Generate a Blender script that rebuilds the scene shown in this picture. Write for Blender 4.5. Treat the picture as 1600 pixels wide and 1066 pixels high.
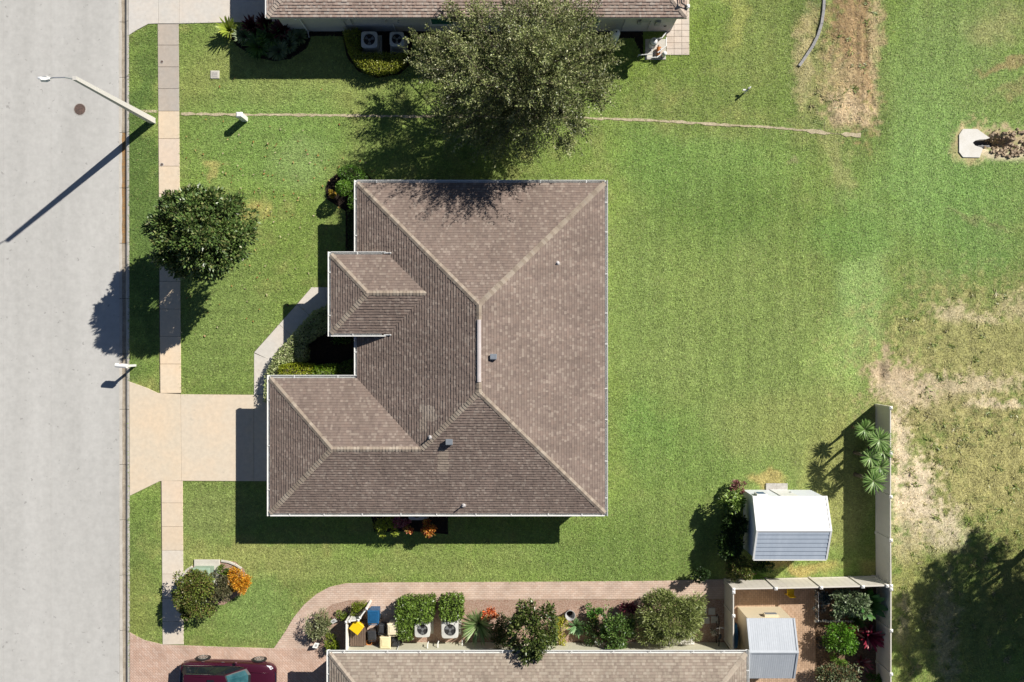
import bpy, math, random
import numpy as np
from mathutils import Vector, Matrix
from mathutils.noise import noise as mnoise

for _o in list(bpy.data.objects):
    bpy.data.objects.remove(_o, do_unlink=True)
random.seed(7)
RNG = np.random.default_rng(11)
scn = bpy.context.scene
C = scn.collection
R = math.radians
PI = math.pi

# ------------------------------------------------------------------ camera, sky, sun
H = 42.9                                   # drone height above the lawn (m)
FP = 1600 * 28 / 36                        # focal length of a 28 mm lens on a 1600 px wide picture
cam_d = bpy.data.cameras.new('camera')
cam_d.lens = 28; cam_d.sensor_width = 36; cam_d.clip_end = 2000; cam_d.clip_start = 0.5
cam = bpy.data.objects.new('camera', cam_d)
cam.location = (0, 0, H)
C.objects.link(cam)
scn.camera = cam

SUN_EL = R(36.5)
SUN_XY = Vector((0.770, 0.638)).normalized()
SUN = Vector((SUN_XY.x * math.cos(SUN_EL), SUN_XY.y * math.cos(SUN_EL), math.sin(SUN_EL)))
world = bpy.data.worlds.new('World'); scn.world = world; world.use_nodes = True
nt = world.node_tree; nt.nodes.clear()
sky = nt.nodes.new('ShaderNodeTexSky'); sky.sky_type = 'NISHITA'; sky.sun_disc = False
sky.sun_elevation = SUN_EL; sky.sun_rotation = math.atan2(SUN_XY.x, SUN_XY.y)
sky.air_density = 0.6; sky.dust_density = 0.3; sky.ozone_density = 1.5
bg = nt.nodes.new('ShaderNodeBackground'); bg.inputs['Strength'].default_value = 0.05
wo = nt.nodes.new('ShaderNodeOutputWorld')
nt.links.new(sky.outputs[0], bg.inputs[0]); nt.links.new(bg.outputs[0], wo.inputs[0])
sl = bpy.data.lights.new('sun', 'SUN'); sl.energy = 5.0; sl.angle = R(0.5); sl.color = (1.0, 0.95, 0.87)
so = bpy.data.objects.new('sun', sl); C.objects.link(so)
so.rotation_euler = SUN.to_track_quat('Z', 'Y').to_euler(); so.location = SUN * 80
scn.view_settings.view_transform = 'Standard'; scn.view_settings.look = 'None'
scn.view_settings.exposure = 0.42; scn.view_settings.gamma = 1.0
scn.view_settings.use_curve_mapping = False


def W(px, py, h=0.0):
    """world point at height h seen at a pixel of the 1600 px wide photograph"""
    s = (H - h) / FP
    return Vector(((px - 800) * s, (533 - py) * s, h))


# ------------------------------------------------------------------ materials
MATS = {}


def mat(name, c1=(.5, .5, .5), c2=None, sc=1.5, lo=.38, hi=.66, fine=(30, .12), rough=.75, bump=None,
        attr=False, objcol=False, metal=0.0, spec=.35, stretch=(1, 1, 1), transl=0.0, spots=None, coat=0.0):
    m = bpy.data.materials.new(name); m.use_nodes = True
    t = m.node_tree; N = t.nodes; L = t.links; N.clear()
    out = N.new('ShaderNodeOutputMaterial')
    bs = N.new('ShaderNodeBsdfPrincipled')
    bs.inputs['Roughness'].default_value = rough
    bs.inputs['Metallic'].default_value = metal
    bs.inputs['Specular IOR Level'].default_value = spec
    if coat:
        bs.inputs['Coat Weight'].default_value = coat; bs.inputs['Coat Roughness'].default_value = .06
    tc = N.new('ShaderNodeTexCoord'); mp = N.new('ShaderNodeMapping')
    mp.inputs['Scale'].default_value = stretch
    L.new(tc.outputs['Object'], mp.inputs[0])

    def noise(scale, det=6, src=mp.outputs[0]):
        n = N.new('ShaderNodeTexNoise'); n.inputs['Scale'].default_value = scale
        n.inputs['Detail'].default_value = det; n.inputs['Roughness'].default_value = .62
        L.new(src, n.inputs['Vector']); return n.outputs[0]

    def mr(src, a, b, c, d):
        n = N.new('ShaderNodeMapRange'); n.inputs[1].default_value = a; n.inputs[2].default_value = b
        n.inputs[3].default_value = c; n.inputs[4].default_value = d; L.new(src, n.inputs[0]); return n.outputs[0]

    def mix(kind, fac, a, b):
        n = N.new('ShaderNodeMix'); n.data_type = 'RGBA'; n.blend_type = kind
        for sock, val in ((n.inputs[0], fac), (n.inputs[6], a), (n.inputs[7], b)):
            if hasattr(val, 'is_linked'): L.new(val, sock)
            elif isinstance(val, (int, float)): sock.default_value = val
            else: sock.default_value = (*val[:3], 1)
        return n.outputs[2]
    if attr:
        a = N.new('ShaderNodeAttribute'); a.attribute_name = 'Col'; col = a.outputs['Color']
    else:
        rg = N.new('ShaderNodeRGB'); rg.outputs[0].default_value = (*c1, 1); col = rg.outputs[0]
    if c2 is not None:
        col = mix('MIX', mr(noise(sc), lo, hi, 0, 1), col, c2)
    if objcol:
        oi = N.new('ShaderNodeObjectInfo'); col = mix('MULTIPLY', 1.0, col, oi.outputs['Color'])
    if fine:
        f = mr(noise(fine[0], 4, tc.outputs['Object']), .3, .7, 1 - fine[1], 1 + fine[1])
        cb = N.new('ShaderNodeCombineColor')
        for i in range(3): L.new(f, cb.inputs[i])
        col = mix('MULTIPLY', 1.0, col, cb.outputs[0])
    if spots:
        s = mr(noise(spots[0], 3, tc.outputs['Object']), spots[1], spots[1] + .03, 0, spots[3])
        col = mix('MIX', s, col, spots[2])
    L.new(col, bs.inputs['Base Color'])
    if bump:
        b = N.new('ShaderNodeBump'); b.inputs['Distance'].default_value = bump[1]; b.inputs['Strength'].default_value = 1.0
        L.new(noise(bump[0], 5, tc.outputs['Object']), b.inputs['Height']); L.new(b.outputs[0], bs.inputs['Normal'])
    sh = bs.outputs[0]
    if transl:
        tr = N.new('ShaderNodeBsdfTranslucent'); L.new(col, tr.inputs[0])
        mx = N.new('ShaderNodeMixShader'); mx.inputs[0].default_value = transl
        L.new(sh, mx.inputs[1]); L.new(tr.outputs[0], mx.inputs[2]); sh = mx.outputs[0]
    L.new(sh, out.inputs[0])
    MATS[name] = m
    return m


mat('soil', attr=True, fine=(9, .30), rough=.95, bump=(22, .03), spec=.1)
mat('grass_blade', attr=True, fine=None, rough=.55, spec=.25, transl=.22)
mat('road_concrete', (.515, .507, .485), (.45, .443, .422), sc=.55, lo=.34, hi=.66, fine=(3.2, .07), rough=.9, stretch=(1, .10, 1),
    bump=(60, .004), spec=.2, spots=(3.4, .675, (.24, .23, .22), .55))
mat('curb_concrete', (.52, .49, .44), (.44, .41, .36), sc=2.2, fine=(24, .10), rough=.9, spec=.2)
mat('gutter_dirt', (.27, .23, .18), (.38, .33, .26), sc=3, fine=(25, .25), rough=.95, spec=.1)
mat('rust_leaves', (.30, .17, .07), (.2, .15, .09), sc=6, fine=(30, .4), rough=.95, spec=.1)
mat('slab_concrete', (.60, .54, .45), (.64, .545, .43), sc=.6, lo=.40, hi=.68, fine=(5, .07), rough=.9, objcol=True,
    bump=(50, .003), spec=.2, spots=(2.3, .70, (.42, .37, .31), .35))
mat('joint_dirt', (.10, .085, .065), fine=(12, .3), rough=.95, spec=.1)
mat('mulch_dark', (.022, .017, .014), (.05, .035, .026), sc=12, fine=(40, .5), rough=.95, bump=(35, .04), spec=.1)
mat('mulch_red', (.34, .205, .15), (.52, .40, .32), sc=14, lo=.35, hi=.7, fine=(45, .5), rough=.95, bump=(30, .05), spec=.1)
mat('mulch_brown', (.13, .085, .055), (.25, .17, .11), sc=10, fine=(40, .5), rough=.95, bump=(30, .04), spec=.1)
mat('shingle', attr=True, fine=(45, .13), rough=.95, bump=(90, .004), spec=.15)
mat('ridge_shingle', attr=True, fine=(40, .1), rough=.95, spec=.15)
mat('white_paint', (.80, .80, .78), fine=(5, .03), rough=.45)
mat('gutter_white', (.72, .72, .70), (.62, .60, .55), sc=1.2, lo=.55, hi=.8, fine=(8, .05), rough=.5)
mat('ridge_vent', (.58, .53, .52), (.48, .43, .42), sc=2, fine=(20, .06), rough=.7)
mat('metal_vent', (.42, .46, .50), fine=(10, .1), rough=.4, metal=.6)
mat('lead', (.48, .46, .46), fine=(10, .1), rough=.6)
mat('stucco_tan', (.60, .55, .45), fine=(20, .05), rough=.9, bump=(40, .006))
mat('stucco_grey', (.52, .50, .48), fine=(20, .05), rough=.9, bump=(40, .006))
mat('stucco_green', (.52, .50, .38), fine=(20, .05), rough=.9, bump=(40, .006))
mat('glass_teal', (.02, .12, .11), fine=None, rough=.08, spec=.8)
mat('glass_dark', (.012, .016, .02), fine=None, rough=.06, spec=.8)
mat('glass_screen', (.018, .075, .09), (.045, .13, .145), sc=3, fine=None, rough=.06, spec=.9)
mat('pvc_tan', (.66, .62, .55), (.60, .56, .49), sc=.6, fine=(6, .03), rough=.5)
mat('pvc_white', (.78, .76, .72), fine=(6, .04), rough=.5)
mat('shed_white', (.80, .80, .79), (.72, .72, .70), sc=1, fine=(8, .03), rough=.5, stretch=(.3, 2, 1))
mat('shed_blue', (.46, .52, .60), (.40, .46, .54), sc=1, fine=(8, .04), rough=.45, stretch=(2, .3, 1))
mat('shed_grey', (.45, .48, .52), (.40, .43, .47), sc=1, fine=(8, .05), rough=.5, stretch=(2, .3, 1))
mat('shed_cream', (.66, .57, .40), fine=(8, .04), rough=.6)
mat('shed_wall', (.70, .73, .78), fine=(8, .04), rough=.6)
mat('pole_concrete', (.58, .56, .52), fine=(14, .08), rough=.85)
mat('alu', (.55, .57, .60), fine=None, rough=.35, metal=.8)
mat('iron', (.10, .075, .065), (.17, .11, .09), sc=8, fine=(40, .3), rough=.8)
mat('plastic_grey', (.33, .33, .33), fine=(10, .1), rough=.6)
mat('plastic_white', (.78, .78, .76), fine=(8, .04), rough=.45)
mat('plastic_black', (.035, .037, .042), fine=(8, .15), rough=.5)
mat('plastic_blue', (.012, .085, .20), fine=(8, .1), rough=.45)
mat('plastic_cream', (.72, .62, .38), fine=(8, .06), rough=.5)
mat('plastic_cream_pale', (.74, .66, .48), fine=(8, .06), rough=.5)
mat('plastic_yellow', (.80, .52, .01), fine=(8, .06), rough=.5)
mat('wood_brown', (.11, .075, .055), (.17, .12, .09), sc=6, fine=(30, .25), rough=.85, stretch=(6, .6, 1))
mat('bark', (.12, .095, .07), (.2, .165, .13), sc=6, fine=(20, .3), rough=.95, bump=(20, .03))
mat('twig', (.09, .075, .05), fine=(20, .3), rough=.95)
mat('leaf', attr=True, fine=None, rough=.42, spec=.4, transl=.18)
mat('leaf_gloss', attr=True, fine=None, rough=.36, spec=.55, transl=.10)
mat('ac_body', (.60, .60, .57), (.52, .52, .50), sc=3, fine=(12, .05), rough=.5)
mat('ac_dark', (.03, .03, .032), fine=None, rough=.7)
mat('ac_blade', (.28, .29, .30), fine=None, rough=.4, metal=.4)
mat('green_box', (.27, .36, .27), (.22, .31, .23), sc=2, fine=(10, .08), rough=.6)
mat('pad_concrete', (.58, .55, .49), (.50, .47, .41), sc=2, fine=(16, .1), rough=.9)
mat('white_concrete', (.74, .72, .67), (.66, .63, .56), sc=1.5, fine=(16, .07), rough=.9)
mat('grey_stone', (.38, .36, .33), (.48, .46, .43), sc=5, fine=(25, .2), rough=.9)
mat('rubble', (.42, .33, .23), (.28, .21, .14), sc=4, fine=(15, .3), rough=.95)
mat('edging_grey', (.27, .27, .27), (.36, .35, .34), sc=4, fine=(20, .15), rough=.8)
mat('dirt_line', (.55, .47, .33), (.42, .36, .23), sc=4, fine=(30, .35), rough=.95, bump=(30, .03), spec=.1)
mat('car_paint', (.060, .007, .020), fine=None, rough=.25, spec=.6, coat=.8, metal=.25)
mat('car_black', (.015, .015, .016), fine=None, rough=.5)
mat('rubber', (.02, .02, .02), fine=None, rough=.8)
mat('chrome', (.7, .7, .7), fine=None, rough=.12, metal=1.0)
mat('rim', (.5, .49, .47), fine=None, rough=.3, metal=.7)
mat('lamp_glass', (.65, .67, .7), fine=None, rough=.1, spec=.8)
mat('terracotta', (.45, .17, .05), fine=(10, .15), rough=.8)
mat('copper_tan', (.35, .26, .14), fine=(10, .2), rough=.7)
mat('pot_grey', (.40, .40, .40), fine=(10, .1), rough=.8)


def paver_mat(name, cols, bw, bh, rot=0.0):
    m = bpy.data.materials.new(name); m.use_nodes = True
    t = m.node_tree; N = t.nodes; L = t.links
    bs = N['Principled BSDF']; bs.inputs['Roughness'].default_value = .9; bs.inputs['Specular IOR Level'].default_value = .15
    tc = N.new('ShaderNodeTexCoord'); mp = N.new('ShaderNodeMapping'); mp.inputs['Rotation'].default_value = (0, 0, rot)
    L.new(tc.outputs['Object'], mp.inputs[0])
    br = N.new('ShaderNodeTexBrick'); br.inputs['Scale'].default_value = 1.0
    br.inputs['Brick Width'].default_value = bw; br.inputs['Row Height'].default_value = bh
    br.inputs['Mortar Size'].default_value = .008; br.inputs['Mortar Smooth'].default_value = .3
    br.inputs['Color1'].default_value = (*cols[0], 1); br.inputs['Color2'].default_value = (*cols[1], 1)
    br.inputs['Mortar'].default_value = (*cols[2], 1)
    L.new(mp.outputs[0], br.inputs[0])
    no = N.new('ShaderNodeTexNoise'); no.inputs['Scale'].default_value = 1.1; no.inputs['Detail'].default_value = 7
    L.new(tc.outputs['Object'], no.inputs[0])
    mr = N.new('ShaderNodeMapRange'); mr.inputs[1].default_value = .3; mr.inputs[2].default_value = .7
    mr.inputs[3].default_value = .86; mr.inputs[4].default_value = 1.14; L.new(no.outputs[0], mr.inputs[0])
    cb = N.new('ShaderNodeCombineColor')
    for i in range(3): L.new(mr.outputs[0], cb.inputs[i])
    mx = N.new('ShaderNodeMix'); mx.data_type = 'RGBA'; mx.blend_type = 'MULTIPLY'; mx.inputs[0].default_value = 1
    L.new(br.outputs['Color'], mx.inputs[6]); L.new(cb.outputs[0], mx.inputs[7]); L.new(mx.outputs[2], bs.inputs['Base Color'])
    bp = N.new('ShaderNodeBump'); bp.inputs['Distance'].default_value = .006; bp.invert = True
    L.new(br.outputs['Fac'], bp.inputs['Height']); L.new(bp.outputs[0], bs.inputs['Normal'])
    MATS[name] = m


paver_mat('pavers', ((.54, .395, .31), (.60, .47, .385), (.43, .33, .265)), .21, .105, R(0))
paver_mat('pavers_drive', ((.50, .335, .255), (.57, .42, .34), (.38, .275, .22)), .21, .105, R(45))
paver_mat('pavers_brown', ((.40, .27, .18), (.50, .35, .245), (.27, .19, .13)), .23, .11, R(90))


# ------------------------------------------------------------------ mesh helpers
class MB:
    def __init__(s):
        s.v = []; s.f = []; s.c = []

    def add(s, vs, fs, col=None):
        o = len(s.v); s.v += [tuple(v) for v in vs]
        for f in fs:
            s.f.append([i + o for i in f]); s.c.append(col or (1, 1, 1))
        return s

    def box(s, x0, x1, y0, y1, z0, z1, b=0.0, col=None, rot=0.0, piv=None):
        if b:
            vs = [(x0, y0, z0), (x1, y0, z0), (x1, y1, z0), (x0, y1, z0), (x0, y0, z1 - b), (x1, y0, z1 - b), (x1, y1, z1 - b),
                  (x0, y1, z1 - b), (x0 + b, y0 + b, z1), (x1 - b, y0 + b, z1), (x1 - b, y1 - b, z1), (x0 + b, y1 - b, z1)]
            fs = [(3, 2, 1, 0), (8, 9, 10, 11)]
            for i in range(4):
                j = (i + 1) % 4; fs += [(i, j, 4 + j, 4 + i), (4 + i, 4 + j, 8 + j, 8 + i)]
        else:
            vs = [(x0, y0, z0), (x1, y0, z0), (x1, y1, z0), (x0, y1, z0), (x0, y0, z1), (x1, y0, z1), (x1, y1, z1), (x0, y1, z1)]
            fs = [(3, 2, 1, 0), (4, 5, 6, 7), (0, 1, 5, 4), (1, 2, 6, 5), (2, 3, 7, 6), (3, 0, 4, 7)]
        if rot:
            cx, cy = piv or ((x0 + x1) / 2, (y0 + y1) / 2); c, n = math.cos(rot), math.sin(rot)
            vs = [(cx + (x - cx) * c - (y - cy) * n, cy + (x - cx) * n + (y - cy) * c, z) for x, y, z in vs]
        return s.add(vs, fs, col)

    def frustum(s, cx, cy, z0, z1, ax, ay, bx, by, rot=0.0, col=None):
        c, n = math.cos(rot), math.sin(rot); vs = []
        for z, hx, hy in ((z0, ax, ay), (z1, bx, by)):
            for u, w in ((-hx, -hy), (hx, -hy), (hx, hy), (-hx, hy)):
                vs.append((cx + u * c - w * n, cy + u * n + w * c, z))
        return s.add(vs, [(3, 2, 1, 0), (4, 5, 6, 7), (0, 1, 5, 4), (1, 2, 6, 5), (2, 3, 7, 6), (3, 0, 4, 7)], col)

    def tube(s, pts, rad, n=8, col=None, cap=True):
        pts = [Vector(p) for p in pts]
        if not hasattr(rad, '__len__'): rad = [rad] * len(pts)
        vs = []; fs = []
        for i, p in enumerate(pts):
            d = (pts[min(i + 1, len(pts) - 1)] - pts[max(i - 1, 0)]).normalized()
            a = d.orthogonal() if abs(d.z) < .99 else Vector((1, 0, 0))
            if abs(d.z) < .99: a = d.cross(Vector((0, 0, 1))).normalized()
            a.normalize(); b = d.cross(a)
            for k in range(n):
                t = 2 * PI * k / n
                vs.append(p + (a * math.cos(t) + b * math.sin(t)) * rad[i])
        for i in range(len(pts) - 1):
            for k in range(n):
                k2 = (k + 1) % n
                fs.append((i * n + k, i * n + k2, (i + 1) * n + k2, (i + 1) * n + k))
        if cap:
            fs.append(tuple(reversed(range(n)))); fs.append(tuple(range((len(pts) - 1) * n, len(pts) * n)))
        return s.add(vs, fs, col)

    def lathe(s, cx, cy, prof, n=20, col=None, cap=True):
        vs = []; fs = []
        for r, z in prof:
            for k in range(n):
                t = 2 * PI * k / n; vs.append((cx + r * math.cos(t), cy + r * math.sin(t), z))
        for i in range(len(prof) - 1):
            for k in range(n):
                k2 = (k + 1) % n
                fs.append((i * n + k, i * n + k2, (i + 1) * n + k2, (i + 1) * n + k))
        if cap:
            fs.append(tuple(reversed(range(n)))); fs.append(tuple(range((len(prof) - 1) * n, len(prof) * n)))
        return s.add(vs, fs, col)

    def prism(s, poly, z0, z1, col=None):
        poly = [(p[0], p[1]) for p in poly]
        a = sum(poly[i - 1][0] * poly[i][1] - poly[i][0] * poly[i - 1][1] for i in range(len(poly)))
        if a < 0: poly = poly[::-1]
        n = len(poly)
        vs = [(x, y, z0) for x, y in poly] + [(x, y, z1) for x, y in poly]
        fs = [tuple(range(n, 2 * n))] + [(i, (i + 1) % n, n + (i + 1) % n, n + i) for i in range(n)]
        return s.add(vs, fs, col)

    def build(s, name, m, parent=None, smooth=False, usecol=False):
        me = bpy.data.meshes.new(name)
        org = ORG.get(parent.name, Vector()) if parent else Vector()
        me.from_pydata([(x - org.x, y - org.y, z - org.z) for x, y, z in s.v], [], s.f)
        if usecol:
            at = me.color_attributes.new('Col', 'FLOAT_COLOR', 'CORNER')
            buf = np.ones((len(me.loops), 4), np.float32); k = 0
            for f, c in zip(s.f, s.c):
                buf[k:k + len(f), :3] = c; k += len(f)
            at.data.foreach_set('color', buf.ravel())
        me.materials.append(MATS[m] if isinstance(m, str) else m)
        if smooth:
            me.polygons.foreach_set('use_smooth', [True] * len(me.polygons))
        me.update()
        return link(name, me, parent)


ORG = {}


def link(name, me, parent=None):
    o = bpy.data.objects.new(name, me); C.objects.link(o)
    if parent:
        o.parent = parent; ORG[o.name] = ORG.get(parent.name, Vector())
    else:
        ORG[o.name] = Vector()
    return o


def tag(o, label=None, cat=None, group=None, kind=None):
    if label: o['label'] = label
    if cat: o['category'] = cat
    if group: o['group'] = group
    if kind: o['kind'] = kind
    return o


def thing(name, label, cat, loc, group=None):
    o = bpy.data.objects.new(name, None); C.objects.link(o)
    o.location = loc; o.empty_display_size = .3
    ORG[o.name] = Vector(loc)
    return tag(o, label, cat, group)


def copy_tree(o, parent=None):
    c = o.copy(); C.objects.link(c); c.parent = parent
    for ch in list(o.children): copy_tree(ch, c)
    return c


def quads_mesh(name, V, col, m, parent=None, nv=4):
    """V: (n, nv, 3) array of separate faces, col: (n, 3)"""
    n = len(V); me = bpy.data.meshes.new(name)
    org = np.array(ORG.get(parent.name, Vector())) if parent else np.zeros(3)
    co = (V.reshape(-1, 3) - org).astype(np.float32)
    me.vertices.add(n * nv); me.vertices.foreach_set('co', co.ravel())
    me.loops.add(n * nv); me.loops.foreach_set('vertex_index', np.arange(n * nv, dtype=np.int32))
    me.polygons.add(n); me.polygons.foreach_set('loop_start', np.arange(0, n * nv, nv, dtype=np.int32))
    at = me.color_attributes.new('Col', 'FLOAT_COLOR', 'POINT')
    buf = np.ones((n, nv, 4), np.float32); buf[:, :, :3] = col[:, None, :]
    at.data.foreach_set('color', buf.ravel())
    me.materials.append(MATS[m]); me.update(calc_edges=True)
    return link(name, me, parent)


# ------------------------------------------------------------------ numpy noise
def _hash(ix, iy, seed):
    h = (ix.astype(np.int64) * 374761393 + iy.astype(np.int64) * 668265263 + seed * 1274126177) & 0xffffffff
    h = ((h ^ (h >> 13)) * 1103515245) & 0xffffffff
    return ((h ^ (h >> 16)) & 0xffffff) / float(0xffffff)


def vnoise(x, y, seed=0):
    ix = np.floor(x); iy = np.floor(y); fx = x - ix; fy = y - iy
    fx = fx * fx * (3 - 2 * fx); fy = fy * fy * (3 - 2 * fy)
    a = _hash(ix, iy, seed); b = _hash(ix + 1, iy, seed); c = _hash(ix, iy + 1, seed); d = _hash(ix + 1, iy + 1, seed)
    return a + (b - a) * fx + (c - a) * fy + (a - b - c + d) * fx * fy


def fbm(x, y, seed=0, o=4):
    s = 0; a = .5; t = 0
    for i in range(o):
        s = s + a * vnoise(x, y, seed + i * 17); t += a; a *= .55; x = x * 2.03 + 5.1; y = y * 2.03 + 9.7
    return s / t


def in_poly(x, y, poly):
    r = np.zeros(x.shape, bool); n = len(poly)
    for i in range(n):
        x0, y0 = poly[i - 1][:2]; x1, y1 = poly[i][:2]
        if y0 == y1: continue
        c = ((y0 > y) != (y1 > y)) & (x < (x1 - x0) * (y - y0) / (y1 - y0) + x0)
        r ^= c
    return r


EXCL = []      # world polygons on the ground where no grass grows


def G(*pts):
    return [W(x, y)[:2] for x, y in pts]


def excl(poly):
    EXCL.append([(p[0], p[1]) for p in poly]); return poly


# ------------------------------------------------------------------ GROUND
def seg_dist(x, y, pts):
    d = np.full(x.shape, 1e9)
    for (x0, y0), (x1, y1) in zip(pts[:-1], pts[1:]):
        dx, dy = x1 - x0, y1 - y0
        t = np.clip(((x - x0) * dx + (y - y0) * dy) / (dx * dx + dy * dy), 0, 1)
        d = np.minimum(d, np.hypot(x - x0 - t * dx, y - y0 - t * dy))
    return d


# soft patches: centre and radii in photograph pixels, colour, strength, grass density factor
GREEN = np.array((.150, .220, .034))
PATCH = [
    (1170, 380, 26, 40, (.25, .27, .085), .6, 1), (1100, 300, 40, 26, (.20, .22, .075), .6, 1), (1240, 500, 30, 60, (.22, .235, .08), .5, 1), (1060, 560, 36, 50, (.235, .27, .085), .5, 1), (1130, 640, 50, 30, (.24, .27, .085), .5, 1), (1000, 790, 60, 30, (.155, .225, .045), .5, 1),
    (1150, 520, 270, 330, (.195, .265, .058), .55, 1), (1500, 250, 170, 260, (.185, .275, .065), .5, 1),
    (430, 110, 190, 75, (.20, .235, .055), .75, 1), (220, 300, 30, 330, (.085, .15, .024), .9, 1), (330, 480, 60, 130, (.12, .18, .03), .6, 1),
    (225, 880, 35, 110, (.115, .175, .03), .7, 1), (225, 960, 35, 70, (.17, .20, .04), .7, 1),
    (430, 220, 150, 90, (.145, .245, .046), .6, 1), (470, 250, 60, 40, (.20, .28, .08), .5, 1), (350, 510, 80, 120, (.155, .22, .045), .6, 1),
    (400, 335, 22, 22, (.32, .27, .09), .55, .8), (325, 258, 16, 12, (.33, .28, .10), .55, .8),
    (330, 790, 70, 60, (.175, .215, .055), .6, 1), (400, 870, 140, 30, (.24, .25, .075), .55, 1), (400, 950, 90, 60, (.145, .22, .048), .6, 1),
    (700, 875, 300, 25, (.18, .22, .05), .5, 1), (950, 860, 160, 60, (.125, .20, .033), .6, 1),
    (1020, 60, 120, 80, (.15, .22, .025), .8, 1), (1170, 70, 70, 90, (.19, .24, .05), .5, 1), (1140, 20, 22, 60, (.30, .30, .08), .4, 1),
    (1100, 250, 150, 60, (.155, .27, .05), .5, 1), (1020, 250, 60, 70, (.135, .235, .038), .6, 1), (1130, 330, 130, 70, (.10, .19, .025), .5, 1),
    (1000, 480, 50, 200, (.16, .23, .05), .5, 1), (1180, 560, 160, 120, (.185, .25, .055), .5, 1),
    (1320, 590, 50, 100, (.27, .36, .085), .75, 1), (1340, 440, 40, 140, (.25, .36, .10), .6, 1), (1320, 350, 60, 50, (.13, .24, .04), .6, 1), (1010, 670, 40, 60, (.13, .25, .04), .5, 1), (1080, 700, 110, 70, (.14, .23, .04), .5, 1),
    (1250, 660, 130, 70, (.23, .26, .07), .55, 1), (1310, 760, 60, 110, (.25, .25, .075), .6, 1),
    (1195, 748, 34, 13, (.34, .26, .10), .6, .8), (1240, 888, 60, 14, (.33, .255, .09), .65, .8), (1345, 890, 25, 20, (.32, .28, .09), .5, .8),
    (1480, 60, 100, 100, (.17, .26, .06), .5, 1), (1480, 290, 130, 110, (.15, .28, .055), .6, 1), (1560, 30, 60, 30, (.26, .26, .10), .6, .9),
    (1570, 92, 45, 8, (.25, .20, .09), .7, .8), (1540, 350, 60, 6, (.25, .20, .10), .6, .8), (1590, 135, 40, 10, (.24, .20, .09), .5, .8),
    (1440, 230, 60, 130, (.19, .30, .07), .5, 1), (1540, 390, 80, 50, (.14, .25, .05), .6, 1),
    (1310, 260, 16, 60, (.27, .28, .10), .6, .9), (1268, 120, 30, 100, (.30, .27, .11), .4, .85),
]
SAND = [
    # cx, cy, rx, ry, colour, strength, density
    (1530, 540, 190, 100, (.335, .315, .125), .85, .85), (1470, 640, 120, 50, (.33, .28, .14), .8, .7),
    (1560, 730, 150, 120, (.36, .335, .135), .95, .85), (1500, 600, 110, 16, (.50, .41, .29), .8, .35), (1570, 632, 60, 9, (.56, .46, .34), .8, .25),
    (1400, 590, 42, 30, (.46, .35, .24), .95, .2), (1380, 575, 16, 40, (.42, .32, .22), .9, .2), (1420, 615, 50, 25, (.50, .40, .29), .8, .3),
    (1410, 700, 18, 60, (.57, .47, .36), .85, .25), (1430, 780, 40, 70, (.58, .48, .37), .95, .22), (1470, 830, 40, 40, (.55, .46, .36), .85, .3),
    (1420, 850, 30, 30, (.55, .46, .35), .6, .4), (1490, 490, 35, 14, (.52, .43, .30), .7, .4), (1540, 500, 26, 8, (.54, .45, .32), .6, .4), (1590, 480, 30, 20, (.48, .40, .26), .6, .5),
    (1430, 940, 50, 120, (.34, .31, .11), .6, .8), (1510, 960, 100, 110, (.16, .20, .045), .8, 1), (1590, 900, 60, 80, (.22, .22, .06), .7, 1), (1480, 1000, 20, 90, (.36, .31, .21), .6, .5), (1410, 960, 12, 40, (.50, .42, .30), .5, .5),
    (1343, 100, 30, 110, (.285, .18, .095), 1, .35), (1314, 120, 36, 80, (.40, .30, .17), .85, .75), (1328, 30, 42, 70, (.285, .185, .095), 1, .35), (1250, 100, 16, 70, (.44, .35, .21), .6, .7),
    (1325, 175, 35, 28, (.47, .36, .235), .85, .6), (1368, 60, 10, 130, (.42, .34, .20), .6, .7), (1265, 30, 12, 40, (.40, .32, .17), .5, .8),
    (1518, 224, 30, 32, (.44, .33, .20), .95, .1), (1570, 215, 50, 16, (.40, .31, .20), .95, .1), (1575, 240, 45, 12, (.50, .42, .31), .95, .1),
    (1235, 250, 4, 4, (.4, .3, .2), .4, 1),
]
TRENCH = [(283, 178), (345, 179), (400, 179.5), (480, 180), (560, 181), (640, 182), (760, 183), (900, 184), (955, 186), (1030, 189), (1080, 192),
          (1140, 196), (1200, 199), (1260, 204), (1290, 208), (1345, 212)]


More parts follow.
